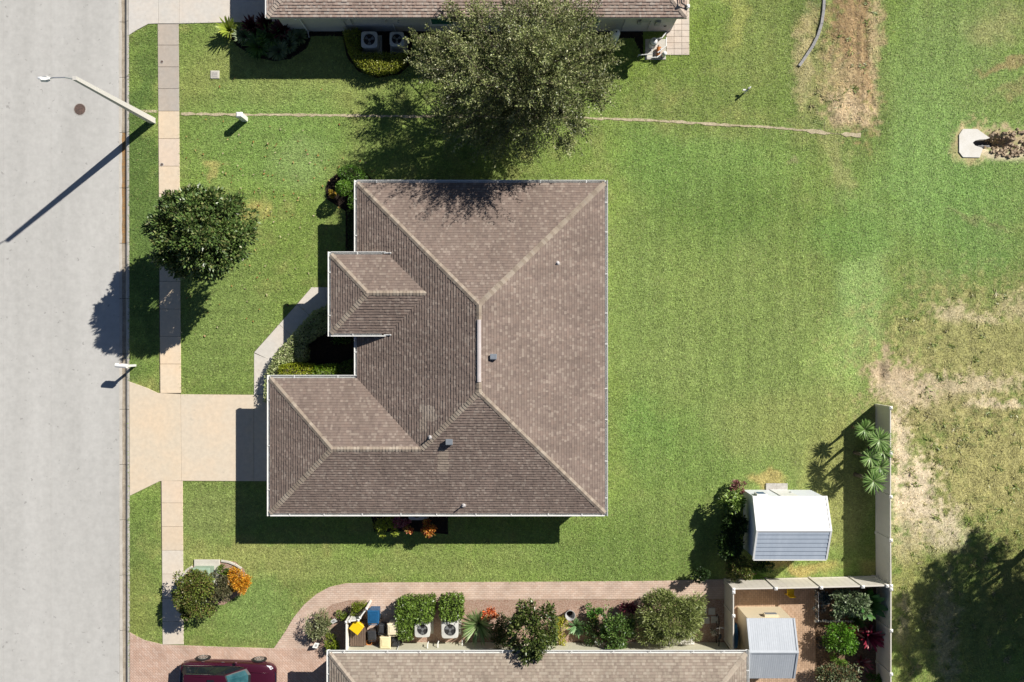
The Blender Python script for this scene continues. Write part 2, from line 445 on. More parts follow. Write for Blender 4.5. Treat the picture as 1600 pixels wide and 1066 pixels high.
def ground_tint(x, y):
    """albedo and grass density for world points (numpy arrays)"""
    px = 800 + x * FP / H; py = 533 - y * FP / H
    n1 = fbm(x * .35, y * .35, 3); n2 = fbm(x * 1.3, y * 1.3, 31); n3 = fbm(x * 4.5, y * 4.5, 57)
    wx = px + (n1 - .5) * 90 + (n2 - .5) * 34; wy = py + (fbm(x * .35, y * .35, 91) - .5) * 90 + (fbm(x * 1.3, y * 1.3, 77) - .5) * 34
    col = np.empty(x.shape + (3,)); col[:] = GREEN
    col *= (.70 + .60 * fbm(x * .25, y * .25, 5))[..., None]
    dry = np.clip((n2 - .50) * 3.2, 0, 1) * .65 + np.clip((n1 - .55) * 4, 0, 1) * .35
    col += (np.array((.215, .225, .06)) - col) * dry[..., None]
    den = np.ones(x.shape)
    for cx, cy, rx, ry, c, st, dn in PATCH:
        d = np.hypot((wx - cx) / rx, (wy - cy) / ry)
        f = np.clip(1.35 - d, 0, 1); f = np.minimum(f * f * (3 - 2 * f) * st * 1.3, 1)
        col += (np.array(c) - col) * f[..., None]; den += (dn - den) * f
    for cx, cy, rx, ry, c, st, dn in SAND:
        d = np.hypot((px + (n2 - .5) * 26 + (n1 - .5) * 24 - cx) / rx, (py + (n3 - .5) * 18 + (n1 - .5) * 24 - cy) / ry)
        f = np.clip((1.25 - d) * 1.4 + (n3 - .5) * 2.2, 0, 1) * st
        col += (np.array(c) * np.array((.80, .79, .80)) - col) * f[..., None]; den += (dn - den) * f
    col = col * 1.42 + np.array((.034, .030, .018))
    lum = col.mean(-1, keepdims=True); col = (col + (lum * np.array((1.18, 1.18, .55)) - col) * .14) * (.84 + .32 * n3)[..., None]
    grn = np.clip((col[..., 1] / np.maximum(col[..., 0], .01) - .95) * 4, 0, 1)[..., None]
    col = col * (1 - grn) + col * np.array((.91, .95, 1.04)) * grn
    stripe = np.clip((px - 950) / 60, 0, 1) * np.clip((1600 - px) / 60, 0, 1) * np.sin(x * 5.2 + n1 * 2) * .055 + np.clip((940 - px) / 60, 0, 1) * np.sin(y * 6 + n1 * 3) * .045
    col *= (1 + stripe)[..., None]
    straw = np.clip((px - 1285) / 10, 0, 1) * np.clip((1374 - px) / 8, 0, 1) * np.clip((205 - py) / 20, 0, 1)
    col *= (1 + straw * (fbm(x * 4.5, y * .45, 63) - .5) * 1.1)[..., None]
    return col, den, px, py


def ground_z(x, y):
    px = 800 + x * FP / H; py = 533 - y * FP / H
    z = (fbm(x * .5, y * .5, 8) - .5) * .02
    rough = np.clip((px - 1385) / 20, 0, 1) * np.clip((py - 450) / 60, 0, 1)
    straw = np.clip((px - 1255) / 15, 0, 1) * np.clip((1372 - px) / 8, 0, 1) * np.clip((210 - py) / 15, 0, 1)
    z += (rough + straw) * (fbm(x * 2.2, y * 2.2, 44) - .5) * .16
    z = np.where((px > 1256) & (px < 1372) & (py < 205), z + (fbm(x * 3.2, y * .7, 13) - .5) * .10, z)
    z = np.where((px < 199) & (px > -135), -.30, z)
    # dug hole at the fence corner and the ditch behind the culvert
    d = np.hypot((px - 1377) / 11, (py - 585) / 20); z -= np.clip(1 - d, 0, 1) * .25 * (.4 + fbm(x * 3, y * 3, 71))
    d = np.hypot(np.clip(1527 - px, 0, None) / 6 + np.clip(px - 1563, 0, None) / 14, (py - 223) / 9)
    z -= np.clip(1.3 - d, 0, 1) * .55
    return z


xs = np.concatenate(([-500, -150, -60, -40], np.arange(-33, 33.01, .13), [40, 60, 150, 500]))
ys = np.concatenate(([-500, -150, -60, -32], np.arange(-22.6, 22.61, .13), [32, 60, 150, 500]))
GX, GY = np.meshgrid(xs, ys)
GZ = ground_z(GX, GY)
gcol, gden, _, _ = ground_tint(GX, GY)
soil_col = gcol * .95
bare = np.clip(1 - gden, 0, 1)[..., None]
soil_col = soil_col * (1 - bare) + gcol * bare
nx, ny = len(xs), len(ys)
me = bpy.data.meshes.new('ground')
co = np.stack((GX, GY, GZ), -1).reshape(-1, 3).astype(np.float32)
idx = np.arange(nx * ny).reshape(ny, nx)
q = np.stack((idx[:-1, :-1], idx[:-1, 1:], idx[1:, 1:], idx[1:, :-1]), -1).reshape(-1, 4)
me.vertices.add(len(co)); me.vertices.foreach_set('co', co.ravel())
me.loops.add(q.size); me.loops.foreach_set('vertex_index', q.ravel().astype(np.int32))
me.polygons.add(len(q)); me.polygons.foreach_set('loop_start', np.arange(0, q.size, 4, dtype=np.int32))
at = me.color_attributes.new('Col', 'FLOAT_COLOR', 'POINT')
buf = np.ones((len(co), 4), np.float32); buf[:, :3] = soil_col.reshape(-1, 3)
at.data.foreach_set('color', buf.ravel())
me.materials.append(MATS['soil']); me.update(calc_edges=True)
me.polygons.foreach_set('use_smooth', [True] * len(q))
tag(link('ground', me), 'lawn soil and sandy earth under the grass', kind='structure')


def sheet(name, poly, z, m, z0=-.12):
    o = MB().prism(poly, z0, z).build(name, m); excl(poly)
    return tag(o, kind='structure')


def inset(poly, d):
    """shrink a convex-ish polygon by d"""
    P = [Vector(p[:2]) for p in poly]
    a = sum(P[i - 1].x * P[i].y - P[i].x * P[i - 1].y for i in range(len(P)))
    if a < 0: P = P[::-1]
    out = []
    for i in range(len(P)):
        p0, p1, p2 = P[i - 1], P[i], P[(i + 1) % len(P)]
        e1 = (p1 - p0).normalized(); e2 = (p2 - p1).normalized()
        n1 = Vector((-e1.y, e1.x)); n2 = Vector((-e2.y, e2.x))
        k = (n1 + n2); den = max(.3, 1 + n1.dot(n2))
        out.append(tuple(p1 + k * (d / den)))
    return out


def slab(parent, poly, z0, z1, m, shade=(1, 1, 1), gap=.007, name='slab', b=.008):
    P = inset(poly, gap); Q = inset(poly, gap + b); n = len(P)
    vs = [(x, y, z0) for x, y in P] + [(x, y, z1 - b) for x, y in P] + [(x, y, z1) for x, y in Q]
    fs = [tuple(range(2 * n, 3 * n))]
    for i in range(n):
        j = (i + 1) % n
        fs += [(i, j, n + j, n + i), (n + i, n + j, 2 * n + j, 2 * n + i)]
    o = MB().add(vs, fs).build(name, m, parent)
    o.color = (*shade, 1)
    return o


# road
road = sheet('road', [W(-125, -1500)[:2], W(186, -1500)[:2], W(186, 2600)[:2], W(-125, 2600)[:2]], -.14, 'joint_dirt', -.4)
for a, b in ((-120, 3), (3, 77.5), (77.5, 185)):
    slab(road, [W(a, 2600)[:2], W(b, 2600)[:2], W(b, -1500)[:2], W(a, -1500)[:2]], -.2, -.12, 'road_concrete', gap=.004, b=.003, name='road_slab')

# curb with its gutter valley
curb = MB().box(W(184, 0).x, W(200, 0).x, W(0, 2600).y, W(0, -1500).y, -.5, -.24).build('curb', 'joint_dirt')
tag(curb, kind='structure'); excl([W(184, -1500)[:2], W(201.5, -1500)[:2], W(201.5, 2600)[:2], W(184, 2600)[:2]])
prof = [(183.8, -.118), (188, -.128), (190.2, -.150), (192.5, -.155), (194.5, -.12), (196.5, -.03), (198.5, .008), (201.6, .012)]
for k in range(-8, 22):
    y1 = W(0, 33 + 86.7 * k).y - .012; y0 = W(0, 33 + 86.7 * (k + 1)).y + .012
    skew = 1.6 * (33 + 86.7 * k) / 1000.0
    vs = []; fs = []
    for y in (y0, y1):
        for x, z in prof: vs.append((W(x + skew, 0).x, y, z))
        vs.append((W(201.6 + skew, 0).x, y, -.3)); vs.append((W(183.8 + skew, 0).x, y, -.3))
    n = len(prof) + 2
    for i in range(n): fs.append((i, n + i, n + (i + 1) % n, (i + 1) % n))
    fs += [tuple(range(n)), tuple(reversed(range(n, 2 * n)))]
    s = MB().add(vs, fs).build('curb_segment', 'curb_concrete', curb)
    rb = MB()
    for (x0, z0), (x1, z1) in zip(prof[1:5], prof[2:6]):
        pass
    w0 = .12 + .0 * k
    rb = MB(); m = 9
    L_ = []; R_ = []
    for i in range(m + 1):
        y = y0 + (y1 - y0) * i / m
        L_.append((W(188.6 + skew + random.uniform(-.5, .5), 0).x, y, -.124)); R_.append((W(195.1 + skew + random.uniform(-.4, .4), 0).x, y, -.085))
    mid = [(W(191.5 + skew, 0).x, y, -.147) for _, y, _ in L_]; mid2 = [(W(193.2 + skew, 0).x, y, -.138) for _, y, _ in L_]
    rows = L_ + mid + mid2 + R_; n = m + 1
    rb.add(rows, [(r * n + i, (r + 1) * n + i, (r + 1) * n + i + 1, r * n + i + 1) for r in range(3) for i in range(m)])
    rb.build('gutter_silt', 'rust_leaves' if k in (2, 3) else 'gutter_dirt', s)


# pavement slabs
def sw_x(py):
    return (246.5 + (py - 38) * .0072, 279.5 + (py - 38) * .0066)


walk = sheet('sidewalk', [W(*p)[:2] for p in ((247, -1200), (280, -1200), (280, 40), (281.5, 600), (287, 1008), (254, 1008), (249, 600), (247, 40))], .004, 'joint_dirt')
js = [38, 71, 105, 139, 174, 217, 260, 303, 346, 389, 440, 483, 526, 569, 614.5]
js2 = [751.5, 786, 823, 860, 897, 935, 971, 1007]
shades = {0: (.74, .74, .78), 1: (.72, .72, .76), 2: (.70, .71, .76), 3: (.72, .73, .78)}
for lst in (js, js2):
    for i, (a, b) in enumerate(zip(lst[:-1], lst[1:])):
        x0a, x1a = sw_x(a); x0b, x1b = sw_x(b)
        if a > 740: x0a += .8; x1a += 1.6; x0b += .8; x1b += 1.6
        sh = shades.get(i) if lst is js else None
        if sh is None:
            v = random.uniform(.98, 1.10); sh = (v * 1.07, v * 1.0, v * random.uniform(.90, .98))
            if lst is js and i >= 10: sh = (v * 1.1, v * 1.02, v * .92)
            if lst is js2 and i >= 3: sh = (v * .96, v * .97, v * 1.0)
        slab(walk, [W(x0a, a)[:2], W(x1a, a)[:2], W(x1b, b)[:2], W(x0b, b)[:2]], -.06, .032, 'slab_concrete', sh)

# driveways of poured panels
drive = sheet('driveway', G((202, 596), (247, 614), (283, 616), (455, 617), (455, 752), (284, 752), (250, 752), (203, 775)), .005, 'joint_dirt')
slab(drive, G((202, 596), (230, 606), (247, 614), (282.5, 616), (283.5, 751.5), (250, 752), (203, 775)), -.06, .036, 'slab_concrete', (1.07, 1.02, .95))
slab(drive, G((282.5, 616), (397, 617), (397, 752), (283.5, 751.5)), -.06, .036, 'slab_concrete', (1.07, 1.03, .98))
slab(drive, G((397, 617), (455, 617), (455, 752), (397, 752)), -.06, .036, 'slab_concrete', (1.05, 1.04, 1.03))
drive_n = sheet('driveway_north', G((201, 56), (232, 38), (247, 37), (345, 36), (440, 34), (440, -140), (201, -140)), .005, 'joint_dirt')
slab(drive_n, G((201, 56), (215, 47), (232, 38), (247.5, 37.5), (247.5, -140), (201, -140)), -.06, .036, 'slab_concrete', (.98, 1.04, 1.16))
slab(drive_n, G((247.5, 37.5), (280, 37.5), (280, -140), (247.5, -140)), -.06, .036, 'slab_concrete', (.97, 1.03, 1.14))
slab(drive_n, G((280, 37.5), (361, 35.5), (361, -140), (280, -140)), -.06, .036, 'slab_concrete', (1.0, 1.05, 1.15))
slab(drive_n, G((361, 35.5), (440, 34), (440, -140), (361, -140)), -.06, .036, 'slab_concrete', (1.0, 1.05, 1.15))

front_walk = sheet('front_walk', G((397, 618), (397, 550), (487, 449), (570, 449), (570, 486), (497, 487), (428, 565), (428, 618)), .005, 'joint_dirt')
for poly in (((397, 617), (397, 552), (428, 565), (428, 617)), ((397, 551), (436, 507), (462, 530), (428, 566)), ((436, 507), (464, 475.5), (490, 498), (462, 530)),
             ((464, 475.5), (487, 449), (507, 449), (512, 487), (497, 487), (490, 498)), ((507, 449), (570, 449), (570, 486), (512, 487))):
    slab(front_walk, G(*poly), -.06, .036, 'slab_concrete', (1.0, 1.05, 1.15))

# paver path, paver drive and the paved yard behind the fence
path_poly = G((203, 988), (226, 1000), (255, 1007), (330, 1010), (428, 1013), (447, 985), (458, 966), (475, 945), (495, 928), (515, 917), (540, 911.5), (600, 910),
              (850, 909), (1000, 908), (1140, 905), (1140, 936), (1000, 936), (850, 936.5), (700, 937), (620, 937), (619, 1005), (573, 1005), (573, 937), (545, 938), (520, 944),
              (500, 957), (485, 976), (479, 1000), (500, 1012), (540, 1022), (540, 1300), (203, 1300))
tag(MB().prism(path_poly, -.1, .03).build('paver_path', 'pavers'), kind='structure'); excl(path_poly)
drv = G((203.5, 989), (226, 1001), (255, 1008), (330, 1011), (428, 1014), (447, 1012), (500, 1014), (530, 1030), (530, 1290), (203.5, 1290))
tag(MB().prism(drv, .0, .034).build('paver_driveway', 'pavers_drive'), kind='structure')
yard = G((1138, 905), (1369, 905), (1369, 1200), (1060, 1200), (1060, 1040), (1138, 1040))
sheet('yard_pavers', yard, .03, 'pavers_brown')
curve_edge = None

# planting beds
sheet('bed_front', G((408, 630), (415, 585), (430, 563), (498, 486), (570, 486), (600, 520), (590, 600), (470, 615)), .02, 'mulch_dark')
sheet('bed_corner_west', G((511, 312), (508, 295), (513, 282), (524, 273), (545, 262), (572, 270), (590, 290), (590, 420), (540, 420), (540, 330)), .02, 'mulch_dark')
sheet('bed_south_garden', G((618, 937.5), (1138, 936.5), (1138, 1010), (618, 1010)), .022, 'mulch_red')
sheet('bed_round', G((474, 1003), (480, 974), (497, 953), (519, 940), (546, 934), (578, 933), (578, 1008), (543, 1026), (515, 1022)), .02, 'mulch_red')
sheet('bed_transformer', G((284, 905), (287, 893), (305, 882), (352, 876), (368, 878), (382, 890), (386, 905), (380, 925), (350, 945), (300, 945), (284, 925)), .02, 'mulch_red')
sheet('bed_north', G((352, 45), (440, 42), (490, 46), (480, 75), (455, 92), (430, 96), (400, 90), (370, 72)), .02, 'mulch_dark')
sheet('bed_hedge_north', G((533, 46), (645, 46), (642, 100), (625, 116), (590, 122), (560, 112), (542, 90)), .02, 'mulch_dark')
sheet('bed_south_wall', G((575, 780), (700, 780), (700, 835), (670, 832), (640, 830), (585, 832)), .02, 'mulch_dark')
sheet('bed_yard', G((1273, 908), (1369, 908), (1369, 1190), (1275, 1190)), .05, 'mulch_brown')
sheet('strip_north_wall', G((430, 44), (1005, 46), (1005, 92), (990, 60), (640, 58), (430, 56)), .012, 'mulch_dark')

# thin worn line between the two lawns
tw = MB()
for seg0, seg1 in ((0, 4), (4, 15)):
    pts = []
    for a, b in zip(TRENCH[seg0:seg1], TRENCH[seg0 + 1:seg1 + 1]):
        m = max(2, int((b[0] - a[0]) / 7))
        for i in range(m): pts.append((a[0] + (b[0] - a[0]) * i / m, a[1] + (b[1] - a[1]) * i / m))
    pts.append(TRENCH[seg1])
    up = []; lo_ = []
    for i, (x, y) in enumerate(pts):
        if 1295 < x < 1318: w = .3
        else: w = random.uniform(1.0, 2.6) + (1.4 if 1265 < x < 1298 or x > 1320 else 0)
        j = random.uniform(-.7, .7)
        up.append(W(x, y + j - w)); lo_.append(W(x, y + j + w))
    n = len(up)
    tw.add([(p.x, p.y, .022) for p in up] + [(p.x, p.y, .022) for p in lo_], [(i, n + i, n + i + 1, i + 1) for i in range(n - 1)])
    excl([(p.x, p.y) for p in up] + [(p.x, p.y) for p in reversed(lo_)])
tag(tw.build('worn_edge', 'dirt_line'), kind='structure')
tag(MB().prism(G((201.5, 172), (246, 172), (246, 176), (201.5, 176)), -.05, .016).build('worn_edge', 'dirt_line'), kind='structure')

# paved pad at the north house
patio = sheet('patio', G((1041, 0), (1077, 0), (1077, 86), (1041, 84)), .006, 'joint_dirt')
for i in range(3):
    for j in range(-1, 9):
        x0, x1 = 1041 + i * 12, 1041 + (i + 1) * 12; y0 = j * 9.6; y1 = y0 + 9.6
        o = slab(patio, G((x0, y0), (x1, y0), (x1, y1), (x0, y1)), -.05, .034, 'slab_concrete', (lambda v: (v, v * .98, v * 1.02))(random.uniform(.88, 1.0)), gap=.006, b=.006, name='tile')


# ------------------------------------------------------------------ ROOFS
def clip(poly, a, b, c):
    """keep the side a*u + b*v <= c of a 2-D polygon"""
    out = []
    for i in range(len(poly)):
        p, q = poly[i - 1], poly[i]
        dp = a * p[0] + b * p[1] - c; dq = a * q[0] + b * q[1] - c
        if (dp <= 0) != (dq <= 0):
            t = dp / (dp - dq); out.append((p[0] + (q[0] - p[0]) * t, p[1] + (q[1] - p[1]) * t))
        if dq <= 0: out.append(q)
    return out


PAL_MAIN = [(.240, .187, .158), (.250, .195, .165), (.224, .173, .148), (.305, .247, .208), (.246, .187, .157), (.234, .182, .154), (.205, .158, .136)]
PAL_NORTH = [(.42, .325, .27), (.47, .375, .315), (.39, .29, .24), (.50, .42, .36), (.44, .335, .28)]
PAL_SOUTH = [(.315, .262, .212), (.35, .295, .238), (.285, .232, .19), (.385, .33, .27), (.33, .27, .22)]


def shingle_face(mb, pts, eave_a, eave_b, pal, seed, course=.143, patches=()):
    """cover a planar roof face with lapped shingle tabs; eave_a -> eave_b runs along the lower edge"""
    rnd = random.Random(seed)
    A = Vector(eave_a); U = (Vector(eave_b) - A).normalized()
    nrm = None
    P = [Vector(p) for p in pts]
    nrm = Vector((0, 0, 0))
    for i in range(len(P)):
        nrm += (P[i - 1] - A).cross(P[i] - A)
    nrm.normalize()
    if nrm.z < 0: nrm = -nrm
    Vv = nrm.cross(U)
    if Vv.z < 0: Vv = -Vv
    uv = [((p - A).dot(U), (p - A).dot(Vv)) for p in P]
    vmax = max(v for _, v in uv); vmin = min(v for _, v in uv)
    k = 0; v0 = vmin
    while v0 < vmax - 1e-4:
        v1 = min(v0 + course, vmax)
        row = clip(clip(uv, 0, 1, v1), 0, -1, -v0)
        if len(row) >= 3:
            u0 = min(u for u, _ in row); u1 = max(u for u, _ in row)
            u = u0 - rnd.uniform(0, .25); prev = 0
            while u < u1:
                w = rnd.uniform(.08, .17); t = rnd.choice((.014, .017, .022, .025))
                cell = clip(clip(row, 1, 0, u + w), -1, 0, -u)
                if len(cell) >= 3:
                    c = rnd.choice(pal); wx_ = A + U * u + Vv * v0
                    b = rnd.uniform(.94, 1.06) * (1 + .13 * mnoise(Vector((u * 1.6 + seed, v0 * .35, seed)))) * (1 + .11 * mnoise(wx_ * .5)); c = tuple(x * b for x in c)
                    for (pu0, pu1, pv0, pv1, pc) in patches:
                        if pu0 < u < pu1 and pv0 < v0 < pv1: q_ = rnd.uniform(.9, 1.1); c = tuple(x * q_ for x in pc)
                    edge = clip(cell, 0, 1, v0 + .016)  # dark cut edge, widened in colour to paint a shadow line along each course
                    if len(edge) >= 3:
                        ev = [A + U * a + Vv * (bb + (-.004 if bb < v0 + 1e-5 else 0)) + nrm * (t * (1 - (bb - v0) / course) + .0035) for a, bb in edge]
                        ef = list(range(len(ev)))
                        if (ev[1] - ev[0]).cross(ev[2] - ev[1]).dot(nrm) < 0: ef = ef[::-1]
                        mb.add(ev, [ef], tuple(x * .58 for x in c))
                    vs = [A + U * a + Vv * bb + nrm * (t * (1 - (bb - v0) / course) + .002) for a, bb in cell]
                    n = len(vs)
                    ar = sum(cell[i - 1][0] * cell[i][1] - cell[i][0] * cell[i - 1][1] for i in range(n))
                    f = list(range(n)) if ar > 0 else list(range(n))[::-1]
                    if U.cross(Vv).dot(nrm) < 0: f = f[::-1]
                    fs = [f]
                    low = [i for i in range(n) if abs(cell[i][1] - v0) < 1e-5]
                    if len(low) >= 2:
                        low.sort(key=lambda i: cell[i][0]); i0, i1 = low[0], low[-1]
                        vs += [A + U * cell[i0][0] + Vv * v0 - nrm * .004, A + U * cell[i1][0] + Vv * v0 - nrm * .004]
                        fs.append([n, n + 1, i1, i0])
                    mb.add(vs, fs, c)
                u += w
        v0 = v1; k += 1


def ridge_caps(name, parent, a, b, dn1, dn2, pal, seed, wid=.135, exp=.16, lift=.018):
    """bent cap shingles from a (low) to b (high); dn1/dn2 point down the two neighbouring slopes"""
    rnd = random.Random(seed); a = Vector(a); b = Vector(b); d = b - a; L = d.length; d.normalize()
    mb = MB(); n = int(L / exp); up = Vector((0, 0, 1))
    d1 = Vector(dn1) * wid; d2 = Vector(dn2) * wid
    for i in range(n):
        s0 = i * L / n; s1 = s0 + L / n * 1.12
        h0 = lift + .022; h1 = lift
        j = rnd.uniform(-.006, .006); w = rnd.uniform(.94, 1.05)
        vs = []
        for s, h in ((s0, h0), (min(s1, L), h1)):
            p = a + d * s
            vs += [p + d1 * w + up * (h + j), p + up * (h + j + .012), p + d2 * w + up * (h + j)]
        vs += [vs[0] - up * .03, vs[1] - up * .02, vs[2] - up * .03]
        bb = rnd.uniform(.86, 1.12); c = tuple(x * bb for x in rnd.choice(pal))
        mb.add(vs, [(0, 1, 4, 3), (1, 2, 5, 4), (6, 7, 1, 0), (7, 8, 2, 1)], c)
    o = mb.build(name, 'ridge_shingle', parent, usecol=True)
    return tag(o, kind='stuff')


def gutter(parent, a, b, out, name='gutter', step=1.85, skip=()):
    """open channel along a-b at the eave, 'out' points away from the roof"""
    a = Vector(a); b = Vector(b); o = Vector(out); d = (b - a).normalized(); L = (b - a).length
    mb = MB(); z = Vector((0, 0, 1))
    prof = [(0, -.01), (0, -.115), (.10, -.115), (.115, -.005), (.13, .012), (.155, .012), (.16, -.03), (.112, -.13), (-.006, -.13), (-.006, -.01)]
    vs = [a + o * x + z * y for x, y in prof] + [b + o * x + z * y for x, y in prof]; n = len(prof)
    mb.add(vs, [(i, (i + 1) % n, n + (i + 1) % n, n + i) for i in range(n)] + [tuple(range(n)), tuple(reversed(range(n, 2 * n)))])
    g = mb.build(name, 'gutter_white', parent)
    k = max(1, int(L / step))
    for i in range(k):
        s = (i + .5 + random.uniform(-.12, .12)) * L / k
        p = a + d * s; q = d * .022
        vs = [p + q - o * .03 + z * .018, p - q - o * .03 + z * .018, p - q + o * .14 + z * .018, p + q + o * .14 + z * .018]
        vs += [v - z * .008 for v in vs]
        MB().add(vs, [(0, 1, 2, 3), (7, 6, 5, 4), (0, 4, 5, 1), (1, 5, 6, 2), (2, 6, 7, 3), (3, 7, 4, 0)]).build('gutter_strap', 'gutter_white', g)
    return g


CAP = [(.310, .255, .203), (.340, .284, .226), (.290, .236, .188), (.360, .306, .248)]
P_ = .385                                         # roof pitch
S2 = math.sqrt(.5)

# ---- main house
E = 2.32
xw, xe, yn, ys_ = W(558, 0, E).x, W(945, 0, E).x, W(0, 286, E).y, W(0, 802, E).y
gxw, gyn = W(422, 0, E).x, W(0, 591, E).y
half = (xe - xw) / 2; rx = (xw + xe) / 2; rz = E + half * P_
ry1, ry0 = yn - half, ys_ + half
gh = (gyn - ys_) / 2; gy = (gyn + ys_) / 2; gz = E + gh * P_; gx0 = gxw + gh; gx1 = xw + gh
EE = 2.98; exw, eyn, eys = W(517, 0, EE).x, W(0, 398, EE).y, W(0, 521, EE).y; eh = (eyn - eys) / 2; ey = (eyn + eys) / 2; ez = EE + eh * P_
ex0 = exw + eh; exm = xw + (EE - E) / P_; ex1 = xw + (ez - E) / P_
house = thing('house', 'large house with brown shingled hip roof in the middle of the lawn', 'house', ((xw + xe) / 2, 0, 0))
roof = MB()
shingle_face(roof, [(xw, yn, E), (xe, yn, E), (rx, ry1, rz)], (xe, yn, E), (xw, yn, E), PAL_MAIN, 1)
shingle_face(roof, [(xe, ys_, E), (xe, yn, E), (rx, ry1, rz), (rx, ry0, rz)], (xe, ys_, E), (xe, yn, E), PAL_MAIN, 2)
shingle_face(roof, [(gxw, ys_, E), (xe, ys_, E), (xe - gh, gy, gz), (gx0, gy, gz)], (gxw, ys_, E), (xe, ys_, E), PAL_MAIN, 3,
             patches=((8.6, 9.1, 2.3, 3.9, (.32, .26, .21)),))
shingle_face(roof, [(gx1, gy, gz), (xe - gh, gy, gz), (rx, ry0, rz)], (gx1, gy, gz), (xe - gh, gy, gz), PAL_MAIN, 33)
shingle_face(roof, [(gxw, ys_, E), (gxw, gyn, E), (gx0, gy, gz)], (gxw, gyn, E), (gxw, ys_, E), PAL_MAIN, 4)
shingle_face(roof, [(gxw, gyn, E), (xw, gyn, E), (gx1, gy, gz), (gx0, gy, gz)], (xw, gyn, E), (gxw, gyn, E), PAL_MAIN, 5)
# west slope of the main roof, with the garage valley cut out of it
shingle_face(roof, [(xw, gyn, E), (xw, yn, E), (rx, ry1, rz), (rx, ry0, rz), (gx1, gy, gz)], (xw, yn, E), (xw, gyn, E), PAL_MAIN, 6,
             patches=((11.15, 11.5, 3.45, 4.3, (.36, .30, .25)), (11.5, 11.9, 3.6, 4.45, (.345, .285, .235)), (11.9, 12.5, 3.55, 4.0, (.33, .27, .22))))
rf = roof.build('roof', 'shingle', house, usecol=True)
er = MB()
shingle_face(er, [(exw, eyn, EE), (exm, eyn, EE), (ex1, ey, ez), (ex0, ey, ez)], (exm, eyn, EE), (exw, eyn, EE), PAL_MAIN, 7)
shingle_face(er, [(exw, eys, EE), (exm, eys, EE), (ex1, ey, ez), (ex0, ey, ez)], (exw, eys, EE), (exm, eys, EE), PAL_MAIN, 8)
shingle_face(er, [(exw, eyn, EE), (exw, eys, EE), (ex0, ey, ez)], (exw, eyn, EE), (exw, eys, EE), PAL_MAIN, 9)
erf = er.build('porch_roof', 'shingle', house, usecol=True)
cz = 1 / math.sqrt(1 + P_ * P_)
dnN = Vector((0, cz, -P_ * cz)); dnS = Vector((0, -cz, -P_ * cz)); dnE = Vector((cz, 0, -P_ * cz)); dnW = Vector((-cz, 0, -P_ * cz))


def hipd(ax, ay, hipx, hipy):
    """direction across a hip, lying in the slope that falls towards (ax, ay), square to the hip run"""
    run = Vector((hipx, hipy, P_ / 1.0 * 1.0)); run.normalize()
    n = Vector((ax * P_, ay * P_, 1)).normalized()
    d = run.cross(n)
    if d.x * ax + d.y * ay < 0: d = -d
    return d.normalized()


for (a, b, s1, s2, sd) in (
        ((xw, yn, E), (rx, ry1, rz), (0, 1), (-1, 0), 11), ((xe, yn, E), (rx, ry1, rz), (0, 1), (1, 0), 12),
        ((xe, ys_, E), (rx, ry0, rz), (0, -1), (1, 0), 13), ((gx1, gy, gz), (rx, ry0, rz), (0, -1), (-1, 0), 14),
        ((gxw, ys_, E), (gx0, gy, gz), (0, -1), (-1, 0), 15), ((gxw, gyn, E), (gx0, gy, gz), (0, 1), (-1, 0), 16)):
    dx, dy = np.sign(b[0] - a[0]), np.sign(b[1] - a[1])
    ridge_caps('hip_cap', rf, a, b, hipd(*s1, dx, dy), hipd(*s2, dx, dy), CAP, sd)
ridge_caps('ridge_cap', rf, (gx0 - .05, gy, gz), (gx1, gy, gz), dnN, dnS, CAP, 17)
ridge_caps('ridge_cap', rf, (rx, ry0, rz), (rx, ry0 + .55, rz), dnE, dnW, CAP, 18)
ridge_caps('ridge_cap', rf, (rx, ry1, rz), (rx, ry1 - .75, rz), dnE, dnW, CAP, 19)
for (a, b, s1, s2, sd) in (((exw, eyn, EE), (ex0, ey, ez), (0, 1), (-1, 0), 21), ((exw, eys, EE), (ex0, ey, ez), (0, -1), (-1, 0), 22)):
    dx, dy = np.sign(b[0] - a[0]), np.sign(b[1] - a[1])
    ridge_caps('hip_cap', erf, a, b, hipd(*s1, dx, dy), hipd(*s2, dx, dy), CAP, sd)
ridge_caps('ridge_cap', erf, (ex0 - .05, ey, ez), (ex1, ey, ez), dnN, dnS, CAP, 23)
# metal ridge vent
y0, y1 = ry0 + .5, ry1 - .72
MB().add([(rx - .10, y0, rz - .02), (rx - .07, y0, rz + .05), (rx, y0, rz + .065), (rx + .07, y0, rz + .05), (rx + .10, y0, rz - .02),
          (rx - .10, y1, rz - .02), (rx - .07, y1, rz + .05), (rx, y1, rz + .065), (rx + .07, y1, rz + .05), (rx + .10, y1, rz - .02)],
         [(i + 1, i, i + 5, i + 6) for i in range(4)] + [(0, 1, 2, 3, 4), (9, 8, 7, 6, 5)]).build('ridge_vent', 'ridge_vent', rf)
# walls under the eaves
o_ = .32
wall = MB()
wp = [(xw + o_, yn - o_), (xe - o_, yn - o_), (xe - o_, ys_ + o_), (gxw + o_, ys_ + o_), (gxw + o_, gyn - o_), (xw + o_, gyn - o_)]
wall.prism(wp, 0, E - .02).build('wall', 'stucco_tan', house); excl(wp)
MB().box(exw + o_, xw + o_ - .01, eys + o_, eyn - o_, 2.25, EE - .02).build('porch_beam', 'stucco_tan', house)
for yy in (eys + .5, eyn - .5):
    MB().box(exw + .35, exw + .7, yy - .18, yy + .18, 0, 2.26).build('porch_column', 'stucco_tan', house)
# gable skirt of the raised porch above the main slope
for yy, f in ((eys + o_, (0, 1, 2)), (eyn - o_, (2, 1, 0))):
    MB().add([(xw + .02, yy, E - .05), (exm + .3, yy, EE - .02), (xw + .02, yy, EE - .02)], [f]).build('porch_side', 'stucco_tan', house)
